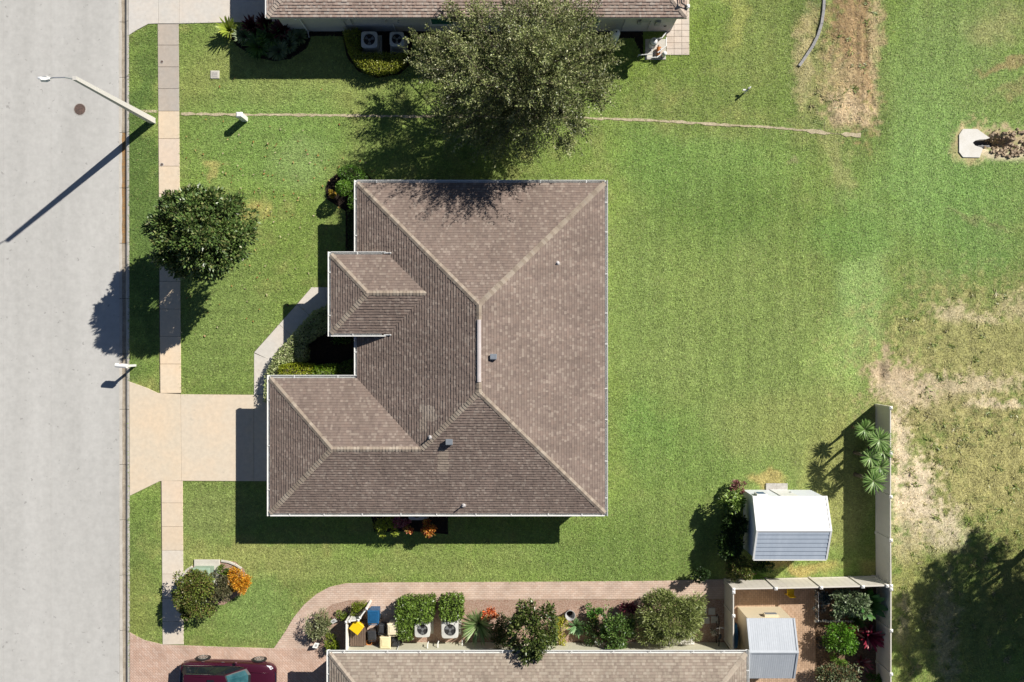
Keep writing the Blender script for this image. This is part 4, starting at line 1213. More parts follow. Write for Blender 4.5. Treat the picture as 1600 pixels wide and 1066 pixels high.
# planting round the green transformer
bush('shrub', 'large loose olive shrub hanging over the lower pavement', 'shrub', 306, 930, 34, 40, 1.9, OLIV + [(.22, .29, .05), (.15, .22, .035)], n=4200, k=46, leaf=.13, zc=1.0, sub=.27)
bush('shrub', 'grey brown twiggy shrub between olive shrub and orange croton', 'shrub', 344, 918, 25, 21, 1.25, [(.12, .12, .06), (.16, .14, .075), (.09, .10, .04)], n=2400, k=26, leaf=.10, sub=.3)
bush('shrub', 'small green shrub above the twiggy shrub beside the croton', 'shrub', 352, 892, 9, 9, .6, [(.15, .22, .03), (.10, .17, .025)], n=350, k=8, leaf=.10)
bush('croton', 'rounded golden orange croton by the transformer pad', 'shrub', 374, 906, 16, 22, .95, ORG_, n=2200, k=40, leaf=.13, sub=.34, up=.9, lw=.32)

# north bed
straps('spiky_plant', 'bright yellow green spiky plant at the corner of the upper driveway', 'plant', 353, 41, 15, 1.1, [(.30, .36, .05), (.22, .29, .04), (.42, .45, .12)], n=70, wid=.07)
straps('lily', 'shaded green strap leaf plant right of the bright spiky plant', 'plant', 378, 52, 15, .9, GREY, n=60, wid=.06)
straps('cordyline', 'dark red cordyline at the left of the shaded upper bed', 'plant', 389, 36, 13, 1.3, [(.05, .010, .014), (.08, .014, .02), (.035, .008, .01)], n=50, wid=.08)
straps('cordyline', 'dark red cordyline in the middle of the shaded upper bed', 'plant', 412, 34, 13, 1.3, [(.05, .010, .014), (.08, .014, .02), (.035, .008, .01)], n=50, wid=.08)
straps('cordyline', 'dark red cordyline at the right of the shaded upper bed', 'plant', 436, 44, 16, 1.4, [(.05, .010, .014), (.08, .014, .02), (.035, .008, .01)], n=60, wid=.08)
straps('fern', 'dark green fern at the front left of the shaded upper bed', 'fern', 400, 68, 22, .8, GRN, n=90, wid=.06)
straps('fern', 'dark green fern in the middle of the shaded upper bed', 'fern', 418, 55, 20, .9, GRN, n=80, wid=.06)
straps('foxtail_fern', 'silvery foxtail fern at the front tip of the shaded upper bed', 'fern', 432, 76, 17, .7, GREY, n=120, wid=.05)
straps('foxtail_fern', 'silvery foxtail fern right of the front tip in the shaded upper bed', 'fern', 448, 66, 17, .7, GREY, n=120, wid=.05)
straps('foxtail_fern', 'silvery foxtail fern beside the white downspout', 'fern', 465, 54, 15, .6, GREY, n=100, wid=.05)
hedge('curved_hedge', 'crescent hedge round the upper air conditioners, its front sunlit', [((537, 47), (560, 47), (560, 84), (634, 84), (630, 98), (613, 108), (590, 112), (572, 109), (556, 97), (546, 80))], .82, [(.27, .30, .03), (.20, .25, .02), (.33, .34, .06)], leaf=.09, dens=600)

# shed side and fence side plants
bush('shrub', 'glossy light green shrub at the upper left shed corner', 'shrub', 1143, 783, 19, 17, 1.6, [(.17, .27, .05), (.24, .34, .08), (.10, .17, .03)], n=600, k=18, leaf=.17, m='leaf_gloss')
bush('croton', 'dull red shrub touching the upper left shed corner', 'plant', 1151, 761, 12, 9, .9, [(.30, .12, .11), (.22, .07, .07), (.35, .2, .17)], n=350, k=8, leaf=.11)
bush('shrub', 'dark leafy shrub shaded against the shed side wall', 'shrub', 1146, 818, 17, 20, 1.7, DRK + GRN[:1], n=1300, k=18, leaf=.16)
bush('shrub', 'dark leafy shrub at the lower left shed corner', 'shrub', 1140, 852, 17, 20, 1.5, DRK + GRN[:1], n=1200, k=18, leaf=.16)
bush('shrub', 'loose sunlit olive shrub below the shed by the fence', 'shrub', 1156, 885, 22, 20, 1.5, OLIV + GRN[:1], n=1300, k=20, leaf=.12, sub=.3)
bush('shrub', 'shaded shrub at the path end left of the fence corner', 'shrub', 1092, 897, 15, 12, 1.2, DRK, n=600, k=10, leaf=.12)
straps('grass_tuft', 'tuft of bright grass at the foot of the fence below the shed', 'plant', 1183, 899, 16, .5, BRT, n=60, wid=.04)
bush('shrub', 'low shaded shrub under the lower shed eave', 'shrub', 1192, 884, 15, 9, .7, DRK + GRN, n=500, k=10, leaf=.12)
yl = ['uppermost yucca, its head low and left by the fence', 'tall yucca against the upper fence panel, second from the top', 'yucca partly hidden behind the second yucca at the fence', 'yucca head left of the middle of the fence group',
      'yucca right of the middle touching the fence', 'lowest yucca of the fence group']
for i, (px, py, r, zt) in enumerate(((1353, 672, 15, 1.5), (1376, 688, 18, 2.2), (1382, 707, 14, 1.6), (1362, 716, 15, 1.9), (1377, 731, 15, 1.8), (1367, 753, 18, 2.2))):
    straps('yucca', yl[i], 'yucca', px, py, r * 1.08, zt + .35, [(.18, .30, .08), (.13, .24, .05), (.28, .39, .14), (.08, .15, .03)], n=84, wid=.036, zc=zt + .15, trunk=zt, droop=.75, rise=.1, tilt=(-.35, 1.1), group='yuccas along the fence')

# yard in the lower right corner
bush('shrub', 'grey green shrub behind the upper fence of the paved yard', 'shrub', 1327, 943, 33, 24, 1.5, [(.20, .27, .14), (.28, .34, .20), (.13, .19, .08)], n=1500, k=24, leaf=.15, sub=.3)
straps('banana_plant', 'large leaved dark green plant in the upper right yard corner', 'plant', 1366, 950, 22, 1.9, [(.05, .13, .03), (.08, .19, .035), (.16, .30, .04)], n=26, wid=.26, zc=1.5)
straps('grass_plant', 'narrow leaved green plant at the right end of the stone row', 'plant', 1342, 970, 14, .9, GRN, n=50, wid=.05)
bush('shrub', 'dense bright green shrub in the middle of the yard bed', 'shrub', 1312, 998, 24, 24, 1.3, [(.11, .26, .02), (.16, .34, .03), (.07, .17, .015)], n=1800, k=24, leaf=.12)
straps('cordyline', 'large crimson cordyline by the yard fence', 'plant', 1368, 1002, 18, 1.5, [(.35, .03, .07), (.22, .02, .04), (.5, .22, .22)], n=60, wid=.10)
straps('cordyline', 'small red cordyline right of the bright green shrub', 'plant', 1337, 990, 12, .9, [(.32, .06, .07), (.22, .03, .04), (.42, .22, .16)], n=36, wid=.08)
straps('cordyline', 'small red cordyline low in the yard bed near the bottom', 'plant', 1352, 1041, 12, .8, [(.30, .06, .08), (.22, .03, .04), (.42, .22, .2)], n=30, wid=.06)
bush('shrub', 'lime green shrub above the lowest yard shrub', 'shrub', 1310, 1030, 13, 9, .8, [(.20, .32, .05), (.14, .25, .04)], n=500, k=8, leaf=.10)
bush('shrub', 'wide grey green shrub at the bottom of the yard bed', 'shrub', 1310, 1056, 34, 18, 1.2, GREY + [(.2, .2, .09), (.25, .15, .08)], n=1600, k=22, leaf=.12)
bush('shrub', 'bright green shrub at the bottom edge by the yard fence', 'shrub', 1368, 1064, 14, 9, .8, BRT, n=500, k=8, leaf=.10)
bush('shrub', 'blue grey leafy plant at the upper left of the yard bed', 'plant', 1283, 942, 12, 20, .6, [(.10, .13, .13), (.22, .27, .30), (.05, .08, .07)], n=500, k=14, leaf=.10)
bush('shrub', 'dark purple low plant left of the bright green yard shrub', 'plant', 1285, 1000, 8, 13, .4, [(.06, .05, .05), (.10, .10, .09)], n=240, k=8, leaf=.1)

# south garden from left to right
bush('shrub', 'rounded variegated shrub at the curve of the paver path', 'shrub', 497, 977, 17, 23, .9, [(.24, .26, .12), (.30, .32, .17), (.16, .19, .07)], n=1300, k=22, leaf=.09)
bush('shrub', 'small green shrub beside the variegated shrub', 'shrub', 508, 977, 8, 9, .5, BRT, n=260, k=6, leaf=.10)
bush('shrub', 'small lime shrub right of the white garden sign', 'shrub', 533, 962, 9, 7, .45, [(.20, .26, .04), (.14, .2, .03)], n=260, k=6, leaf=.09)
bush('shrub', 'lime ball shrub in front of the white screen', 'shrub', 559, 950, 11, 11, .75, LIME, n=800, k=18, leaf=.07)
bush('shrub', 'lime oval shrub near the lower garden corner', 'shrub', 519, 1003, 10, 14, .8, LIME, n=900, k=18, leaf=.07)
hedge('clipped_hedge', 'L shaped glossy hedge around the left air conditioner', [((620, 945), (632, 938), (660, 939), (676, 937), (677, 958), (672, 971), (644, 972), (642, 1000), (625, 998), (621, 975))], 1.1, [(.13, .22, .03), (.18, .28, .045), (.09, .15, .02)], leaf=.12, dens=420, m='leaf_gloss')
hedge('clipped_hedge', 'square glossy hedge above the right air conditioner', [((689, 940), (702, 936), (721, 936), (721, 966), (705, 970), (689, 967))], 1.1, [(.13, .22, .03), (.18, .28, .045), (.09, .15, .02)], leaf=.12, dens=420, m='leaf_gloss')
straps('strap_plant', 'spiky variegated strap leaf plant right of the hedge', 'plant', 747, 983, 26, 1.3, [(.16, .25, .09), (.26, .33, .15), (.10, .18, .05)], n=115, wid=.036)
bush('bromeliad', 'orange red bromeliad beside the spiky strap plant', 'plant', 766, 959, 11, 8, .6, [(.75, .20, .06), (.62, .10, .03), (.8, .33, .15)], n=240, k=8, leaf=.13)
bush('shrub', 'dark green shrub left of the glossy small tree', 'shrub', 783, 985, 18, 24, 1.2, [(.06, .10, .025), (.09, .14, .035)], n=1200, k=18, leaf=.10)
gt = W(832, 985, 2.2)
tree('small_tree', 'glossy dark green small tree overhanging the lower roof gutter', (gt.x, gt.y + .1, 0), (gt.x, gt.y, 2.3), (1.35, 1.65, 1.35), 70, 75, .17, [(.07, .11, .022), (.11, .15, .03), (.05, .08, .02), (.14, .17, .05)], .07, m='leaf_gloss', sub=.24, spread=.85, up=.35)
bush('croton', 'yellow leaved shrub right of the glossy small tree', 'shrub', 877, 985, 9, 21, .8, [(.55, .50, .06), (.45, .44, .05), (.28, .33, .04)], n=600, k=14, leaf=.09)
straps('strap_plant', 'green spiky plant below the round grey pot', 'plant', 902, 982, 14, .7, [(.16, .30, .12), (.24, .38, .18)], n=70, wid=.05)
bush('shrub', 'small bright green plant right of the grey pot', 'plant', 928, 955, 11, 10, .6, [(.10, .24, .04), (.15, .32, .06)], n=420, k=10, leaf=.10)
bush('croton', 'small yellow plant below the bright green plant', 'plant', 926, 967, 9, 6, .5, [(.62, .55, .12), (.5, .48, .08)], n=180, k=6, leaf=.10)
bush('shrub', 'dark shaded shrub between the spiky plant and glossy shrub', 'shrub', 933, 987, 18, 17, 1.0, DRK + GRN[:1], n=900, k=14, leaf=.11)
bush('shrub', 'glossy green shrub left of the feathery bush', 'shrub', 966, 984, 27, 34, 1.5, [(.07, .14, .03), (.11, .20, .04), (.16, .25, .06)], n=1900, k=30, leaf=.13, m='leaf_gloss', sub=.28)
bush('cordyline', 'small burgundy plant above the glossy green shrub', 'plant', 981, 950, 12, 9, .7, [(.18, .02, .05), (.10, .015, .03), (.28, .1, .1)], n=260, k=8, leaf=.13)
bush('bamboo', 'large feathery yellow green bush at the right of the garden', 'shrub', 1048, 966, 56, 45, 2.2, [(.22, .27, .075), (.29, .34, .11), (.16, .21, .05), (.34, .37, .15)], n=9500, k=70, leaf=.16, zc=1.2, sub=.22, lw=.24)
bush('flower_pot_plant', 'white blossoms by the inner side of the tan fence', 'plant', 1113, 986, 7, 6, .7, [(.7, .62, .5), (.75, .7, .64), (.1, .15, .05)], n=90, k=5, leaf=.10)


# ------------------------------------------------------------------ STREET THINGS
b = W(239, 189); tz = 7.25; tp_ = W(116, 122, tz)
lamp = thing('street_lamp', 'tall concrete street lamp with its arm over the road', 'street lamp', b)
n_ = 4
mb = MB()
for i in range(1):
    vs = []
    for p, hw in ((Vector((b.x, b.y, -.2)), .15), (tp_, .085)):
        vs += [(p.x - hw, p.y - hw, p.z), (p.x + hw, p.y - hw, p.z), (p.x + hw, p.y + hw, p.z), (p.x - hw, p.y + hw, p.z)]
    mb.add(vs, [(4, 5, 6, 7), (0, 1, 5, 4), (1, 2, 6, 5), (2, 3, 7, 6), (3, 0, 4, 7)])
mb.build('pole', 'pole_concrete', lamp)
hd = W(74, 123, 7.6)
MB().tube([tp_ - Vector((0, 0, .25)), tp_.lerp(hd, .3) + Vector((0, 0, .1)), tp_.lerp(hd, .7) + Vector((0, 0, .1)), hd], [.035, .03, .028, .028], 8).build('arm', 'alu', lamp)
lh = MB().add([(hd.x + .12, hd.y - .07, hd.z - .05), (hd.x + .12, hd.y + .07, hd.z - .05), (hd.x - .05, hd.y + .14, hd.z - .07), (hd.x - .32, hd.y + .12, hd.z - .07), (hd.x - .38, hd.y, hd.z - .07), (hd.x - .32, hd.y - .12, hd.z - .07), (hd.x - .05, hd.y - .14, hd.z - .07),
               (hd.x + .12, hd.y - .04, hd.z + .05), (hd.x + .12, hd.y + .04, hd.z + .05), (hd.x - .05, hd.y + .09, hd.z + .09), (hd.x - .27, hd.y + .07, hd.z + .07), (hd.x - .31, hd.y, hd.z + .06), (hd.x - .27, hd.y - .07, hd.z + .07), (hd.x - .05, hd.y - .09, hd.z + .09)],
              [tuple(range(7, 14))[::-1], tuple(range(7))] + [(i, 7 + i, 7 + (i + 1) % 7, (i + 1) % 7) for i in range(7)]).build('lamp_head', 'plastic_white', lamp)
MB().box(hd.x - .37, hd.x - .25, hd.y - .05, hd.y + .05, hd.z + .06, hd.z + .13, .015).build('photocell', 'lamp_glass', lh)

b = W(211.5, 571)
mbx = thing('mailbox', 'white mailbox on a white post at the kerb beside the driveway', 'mailbox', b); mbx.rotation_euler.z = R(-5)
MB().box(b.x - .055, b.x + .055, b.y - .055, b.y + .055, -.1, 1.02).build('post', 'white_paint', mbx)
MB().box(b.x - .42, b.x + .10, b.y - .05, b.y + .05, .94, 1.018).build('arm', 'white_paint', mbx)
pr = [(-.11, 1.02), (.11, 1.02), (.11, 1.16)] + [(.11 * math.cos(PI * k / 8), 1.16 + .11 * math.sin(PI * k / 8)) for k in range(1, 8)] + [(-.11, 1.16)]
n = len(pr); mb = MB()
mb.add([(b.x - .48, b.y + y, z) for y, z in pr] + [(b.x + .10, b.y + y, z) for y, z in pr], [tuple(reversed(range(n))), tuple(range(n, 2 * n))] + [(i, (i + 1) % n, n + (i + 1) % n, n + i) for i in range(n)])
mb.build('box', 'white_paint', mbx)
MB().add([(b.x - .495, b.y + y * .93, 1.03 + (z - 1.02) * .93) for y, z in pr] + [(b.x - .481, b.y + y * .93, 1.03 + (z - 1.02) * .93) for y, z in pr], [tuple(reversed(range(n)))] + [(i, (i + 1) % n, n + (i + 1) % n, n + i) for i in range(n)]).build('door', 'plastic_white', mbx)
MB().box(b.x - .25, b.x - .23, b.y + .112, b.y + .122, 1.08, 1.3).build('flag', 'terracotta', mbx)

p = W(123, 170)
mh = thing('manhole_cover', 'round rusty manhole cover in the concrete road', 'manhole cover', (p.x, p.y, -.12))
MB().lathe(p.x, p.y, [(.345, -.12), (.345, -.112), (.30, -.112)], 32, cap=False).build('ring', 'grey_stone', mh)
lid = MB().lathe(p.x, p.y, [(.30, -.13), (.30, -.108), (.28, -.104)], 32).build('lid', 'iron', mh)
for i in range(-2, 3):
    MB().box(p.x - .2, p.x + .2, p.y + i * .09 - .02, p.y + i * .09 + .02, -.106, -.098).build('rib', 'iron', lid)
for px, py, lb in ((253.5, 97, 'small round cleanout cap in the grey weathered pavement slabs'), (253.5, 257.5, 'small round cleanout cap in the pale pavement slabs')):
    p = W(px, py); c = thing('cleanout_cap', lb, 'utility cap', (p.x, p.y, .032))
    MB().lathe(p.x, p.y, [(.10, .02), (.10, .040), (.085, .044)], 18).build('rim', 'grey_stone', c)
    MB().lathe(p.x, p.y, [(.07, .03), (.07, .046), (.06, .049)], 14).build('lid', 'iron', c)
p = W(336, 117)
mx = thing('meter_box', 'square weathered water meter box set in the upper lawn', 'meter box', (p.x, p.y, 0))
MB().box(p.x - .24, p.x + .24, p.y - .22, p.y + .22, -.05, .045, .02).build('frame', 'pad_concrete', mx)
MB().box(p.x - .16, p.x + .16, p.y - .14, p.y + .14, .046, .058, .008).build('lid', 'grey_stone', mx)
excl([(p.x - .24, p.y - .22), (p.x + .24, p.y - .22), (p.x + .24, p.y + .22), (p.x - .24, p.y + .22)])
p = W(383, 187)
up = thing('utility_pedestal', 'white utility pedestal standing on the lawn boundary line', 'utility box', (p.x, p.y, 0))
MB().box(p.x - .15, p.x + .15, p.y - .12, p.y + .12, -.05, .85, .02).build('cabinet', 'plastic_white', up)
MB().box(p.x - .17, p.x + .17, p.y - .14, p.y + .14, .852, .98, .05).build('cap', 'plastic_white', up)
p = W(1166, 143)
ip = thing('irrigation_valve', 'white pipe valve assembly standing in the upper right lawn', 'pipe', (p.x, p.y, 0))
MB().tube([(p.x - .12, p.y - .10, -.05), (p.x - .12, p.y - .10, .38), (p.x + .12, p.y + .12, .38), (p.x + .12, p.y + .12, -.05)], .035, 8).build('pipe', 'plastic_white', ip)
MB().tube([(p.x, p.y + .01, .3), (p.x, p.y + .01, .56)], .055, 10).build('valve', 'plastic_grey', ip)
MB().box(p.x - .28, p.x - .12, p.y - .06, p.y + .03, .25, .33, .01).build('handle', 'plastic_white', ip)

# curved grey edging by the straw strip
ed = [(1287, -30), (1287, 0), (1286, 18), (1283, 38), (1277, 57), (1269, 73), (1259, 88), (1248, 104)]
ege = thing('lawn_edging', 'curved grey concrete edging beside the dry straw strip', 'edging', W(1280, 40))
for a, c in zip(ed[:-1], ed[1:]):
    m = 2
    for i in range(m):
        p0 = W(a[0] + (c[0] - a[0]) * i / m, a[1] + (c[1] - a[1]) * i / m); p1 = W(a[0] + (c[0] - a[0]) * (i + 1) / m, a[1] + (c[1] - a[1]) * (i + 1) / m)
        d = (p1 - p0).normalized(); nn = Vector((-d.y, d.x, 0)) * .075; p1 = p1 - d * .004
        vs = [p0 - nn, p1 - nn, p1 + nn, p0 + nn]
        poly = [(v.x, v.y) for v in vs]; slab(ege, poly, -.05, .10, 'edging_grey', gap=.0, b=.006, name='edging_block'); excl(poly)

# storm drain end with its corrugated pipe
cp = W(1515, 224)
dr = thing('culvert_headwall', 'pale concrete culvert end with a dark pipe slot in the right lawn', 'culvert', (cp.x, cp.y, 0))
op = G((1498, 211), (1504, 202), (1526, 202), (1546, 216), (1540, 218), (1530, 218.5), (1523, 220), (1519, 223.5), (1523, 228), (1533, 231), (1535, 233), (1530, 246.5), (1504, 246), (1498, 238))
MB().prism(op, -.25, .05).build('concrete_apron', 'white_concrete', dr); excl(G((1494, 198), (1600, 198), (1600, 250), (1494, 250)))
mb = MB(); vs = []; fs = []
for i, (px, zc_, r) in enumerate(((1516, -.30, .26), (1530, -.34, .26), (1545, -.42, .26), (1558, -.5, .26))):
    q_ = W(px, 223.5)
    for k in range(11):
        t = PI + PI * k / 10; vs.append((q_.x, q_.y + math.cos(t) * r, zc_ + .25 + math.sin(t) * r))
for i in range(3):
    for k in range(10): fs.append((i * 11 + k, i * 11 + k + 1, (i + 1) * 11 + k + 1, (i + 1) * 11 + k))
mb.add(vs, fs).build('pipe', 'plastic_black', dr)
rb = MB(); rnd = random.Random(5)
for i in range(150):
    px = rnd.uniform(1545, 1603); py = rnd.choice((rnd.gauss(211, 5), rnd.gauss(228, 8), rnd.gauss(238, 4)))
    p = W(px, py); r = rnd.uniform(.05, .17); z = float(ground_z(np.array([p.x]), np.array([p.y]))[0])
    vs = []
    for k in range(6):
        t = 2 * PI * k / 6; vs.append((p.x + math.cos(t) * r * rnd.uniform(.6, 1.1), p.y + math.sin(t) * r * rnd.uniform(.6, 1.1), z - .03))
    for k in range(6):
        v = vs[k]; vs.append((p.x + (v[0] - p.x) * .6, p.y + (v[1] - p.y) * .6, z + r * rnd.uniform(.4, .8)))
    rb.add(vs, [tuple(range(6, 12))] + [(k, (k + 1) % 6, 6 + (k + 1) % 6, 6 + k) for k in range(6)])
tag(rb.build('rubble', 'rubble'), 'broken stones and clods in the ditch behind the culvert', 'rubble', kind='stuff')

# transformer
p0 = W(304, 877); p1 = W(344, 898); cx, cy = (p0.x + p1.x) / 2, (p0.y + p1.y) / 2
tf = thing('transformer', 'green transformer cabinet on a concrete pad beside the pavement', 'transformer', (cx, cy, 0))
MB().box(p0.x, p1.x, cy - 1.0, p0.y + .1, -.05, .10, .02).build('pad', 'pad_concrete', tf)
mb = MB().box(p0.x + .12, p1.x - .28, cy - .75, p0.y - .22, .101, .72).build('cabinet', 'green_box', tf)
MB().frustum((p0.x + .12 + p1.x - .28) / 2, (cy - .75 + p0.y - .22) / 2, .721, .80, .50, .52, .40, .42).build('lid', 'green_box', tf)
brd = [(286, 905), (287, 897), (293, 890), (301, 885), (346, 876), (358, 878), (368, 882), (378, 888)]
bd = thing('stone_border', 'row of tan edging bricks round the transformer bed', 'border', W(330, 880))
for a, c in zip(brd[:-1], brd[1:]):
    if a[0] == 301: continue
    L = math.hypot(c[0] - a[0], c[1] - a[1]); m = max(1, int(L / 6))
    for i in range(m):
        q_ = W(a[0] + (c[0] - a[0]) * (i + .5) / m, a[1] + (c[1] - a[1]) * (i + .5) / m); ang = math.atan2(-(c[1] - a[1]), c[0] - a[0])
        MB().box(q_.x - L / m * .0335 / 2, q_.x + L / m * .0335 / 2, q_.y - .055, q_.y + .055, -.02, .09, .012, rot=ang).build('brick', 'pad_concrete', bd)


# ------------------------------------------------------------------ AIR CONDITIONERS
def ac_unit(label, loc, s, hgt, rot=0.0, group='air conditioners'):
    t = thing('air_conditioner', label, 'air conditioner', (0, 0, 0), group); w = .44
    MB().box(-.55, .55, -.55, .55, -.03, .06, .01).build('pad', 'pad_concrete', t)
    oct_ = []
    for k in range(24):
        a = 2 * PI * k / 24; oct_.append((w * np.sign(math.cos(a)) * abs(math.cos(a)) ** .32, w * np.sign(math.sin(a)) * abs(math.sin(a)) ** .32))
    MB().prism([(x * .97, y * .97) for x, y in oct_], .061, hgt - .06).build('coil_guard', 'ac_body', t)
    # top panel with round fan opening
    r = .315; vs = [(x, y, hgt) for x, y in oct_] + [(r * math.cos(2 * PI * k / 24), r * math.sin(2 * PI * k / 24), hgt + .02) for k in range(24)]
    vs += [(x, y, hgt - .07) for x, y in oct_] + [(r * math.cos(2 * PI * k / 24), r * math.sin(2 * PI * k / 24), hgt - .055) for k in range(24)]
    fs = []
    for k in range(24):
        j = (k + 1) % 24; fs += [(k, j, 24 + j, 24 + k), (48 + k, 48 + j, j, k), (24 + k, 24 + j, 72 + j, 72 + k)]
    top = MB().add(vs, fs).build('top_panel', 'ac_body', t)
    MB().lathe(0, 0, [(r - .003, hgt - .058), (.02, hgt - .0575)], 24).build('fan_well', 'ac_dark', top)
    fan = MB().lathe(0, 0, [(.075, hgt - .05), (.075, hgt - .02), (.05, hgt - .012)], 14).build('fan_hub', 'ac_blade', t)
    for k in range(3):
        a = 2 * PI * k / 3 + .5; vs = []
        for rr, wd, z in ((.06, .25, 0), (.17, .42, .0), (.28, .40, 0)):
            vs += [(rr * math.cos(a - wd), rr * math.sin(a - wd), hgt - .048), (rr * math.cos(a + wd), rr * math.sin(a + wd), hgt - .022)]
        MB().add(vs, [(0, 2, 3, 1), (2, 4, 5, 3)]).build('fan_blade', 'ac_blade', fan)
    g = MB()
    for rr in (.10, .17, .24, .30):
        g.tube([(rr * math.cos(2 * PI * k / 20), rr * math.sin(2 * PI * k / 20), hgt + .018) for k in range(21)], .0035, 4)
    for k in range(8):
        a = PI * k / 4; g.tube([(.05 * math.cos(a), .05 * math.sin(a), hgt + .02), (.315 * math.cos(a), .315 * math.sin(a), hgt + .02)], .004, 4)
    g.build('grille', 'ac_dark', top)
    t.location = loc; t.scale = (s, s, 1); t.rotation_euler.z = rot
    return t


def at_top(px, py, h):
    p = W(px, py, h); return (p.x, p.y, 0)


ac1 = ac_unit('white air conditioner right of the square hedge, fan lit by sun', at_top(703, 984.5, .85), 1.0, .85, .02)
for lb, px, py, s, rz in (('white air conditioner beside the L shaped hedge, left of a pair', 660, 984, .92, .0), ('shaded air conditioner inside the crescent hedge, left of a pair', 577, 62, .98, .0),
                         ('shaded air conditioner inside the crescent hedge, right of a pair', 620, 61, .86, .0), ('air conditioner mostly hidden under the south eave of the house', 651, 800, .98, .0)):
    c = copy_tree(ac1); c.location = at_top(px, py, .85); c.scale = (s, s, 1); c.rotation_euler.z = rz; c['label'] = lb
for px, py in ((703, 984.5), (660, 984)):
    pass

# ------------------------------------------------------------------ NORTH WALL EQUIPMENT
p = W(963, 50, 1.5)
wt = thing('water_tank', 'white cylindrical water tank standing at the upper house wall', 'tank', (p.x, p.y, 0))
MB().lathe(p.x, p.y, [(.20, .0), (.225, .05), (.225, 1.32), (.19, 1.44), (.10, 1.50), (.03, 1.52)], 22).build('tank', 'plastic_white', wt, smooth=True)
MB().lathe(p.x, p.y, [(.04, 1.515), (.04, 1.57), (.03, 1.58)], 10).build('valve', 'plastic_black', wt)
p = W(1023, 62, .9)
pf = thing('pool_filter', 'pool filter tank with white pipes beside the upper patio', 'pool equipment', (p.x, p.y, 0))
MB().box(p.x - .35, p.x + .75, p.y - .75, p.y + .35, -.03, .06, .01).build('pad', 'pad_concrete', pf)
MB().lathe(p.x, p.y, [(.19, .061), (.2, .12), (.2, .62), (.17, .75), (.08, .82)], 18).build('tank', 'plastic_white', pf, smooth=True)
MB().lathe(p.x, p.y, [(.208, .55), (.208, .60)], 18).build('clamp_band', 'ac_dark', pf)
MB().lathe(p.x, p.y, [(.06, .81), (.06, .90), (.04, .91)], 10).build('gauge', 'plastic_grey', pf)
for pts in ([(p.x + .05, p.y + .18, .5), (p.x + .45, p.y + .22, .55), (p.x + .65, p.y + .5, .55), (p.x + .65, p.y + .5, .0)], [(p.x - .05, p.y - .15, .3), (p.x - .05, p.y - .55, .3), (p.x - .75, p.y - .58, .25), (p.x - .75, p.y - .58, 0)],
            [(p.x + .25, p.y - .5, .4), (p.x + .7, p.y - .15, .4), (p.x + .7, p.y + .3, .4)], [(p.x + .2, p.y - .75, .35), (p.x + .62, p.y - .45, .35), (p.x + .62, p.y - .45, .0)],
            [(p.x - .3, p.y - .7, .2), (p.x + .4, p.y - .68, .2), (p.x + .4, p.y - .3, .45)]):
    MB().tube(pts, .032, 8).build('pipe', 'plastic_white', pf)
MB().tube([(p.x + .35, p.y - .15, .2), (p.x + .35, p.y - .60, .2)], .12, 14).build('pump', 'terracotta', pf)
MB().lathe(p.x + .62, p.y - .55, [(.11, .05), (.11, .45), (.05, .5)], 14).build('strainer', 'plastic_white', pf)
p = W(1041, 38, .8)
ut = thing('trash_can', 'dark container at the right end of the upper house wall', 'container', (p.x, p.y, 0))
MB().lathe(p.x - .05, p.y + .12, [(.16, 0), (.2, .72), (.21, .74)], 14).build('body', 'plastic_black', ut)
MB().lathe(p.x - .05, p.y + .12, [(.22, .741), (.22, .78), (.10, .82)], 14).build('lid', 'plastic_black', ut)
# corner of the screen enclosure at the top right
q0 = W(1070, 12, 2.6)
se = thing('screen_enclosure', 'dark framed screen enclosure corner at the right end of the upper roof', 'screen', (q0.x, q0.y, 0))
MB().box(q0.x + .10, q0.x + .17, q0.y - .04, q0.y + .04, 2.3, 2.7).build('post', 'white_paint', se)
MB().tube([(q0.x - .25, q0.y + .06, 3.0), (q0.x + .14, q0.y - .02, 2.72)], .04, 6).build('beam', 'plastic_black', se)
MB().tube([(q0.x - .25, q0.y + .06, 3.0), (q0.x - .25, q0.y + 1.6, 3.0)], .04, 6).build('beam', 'plastic_black', se)
MB().tube([(q0.x - .12, q0.y + .12, 2.95), (q0.x - .12, q0.y + 1.6, 2.95)], .03, 6).build('beam', 'plastic_black', se)
MB().box(q0.x + .05, q0.x + .22, q0.y - .08, q0.y + .10, 2.702, 2.78, .02).build('bracket', 'white_paint', se)

# ------------------------------------------------------------------ FENCES
FH = 1.67


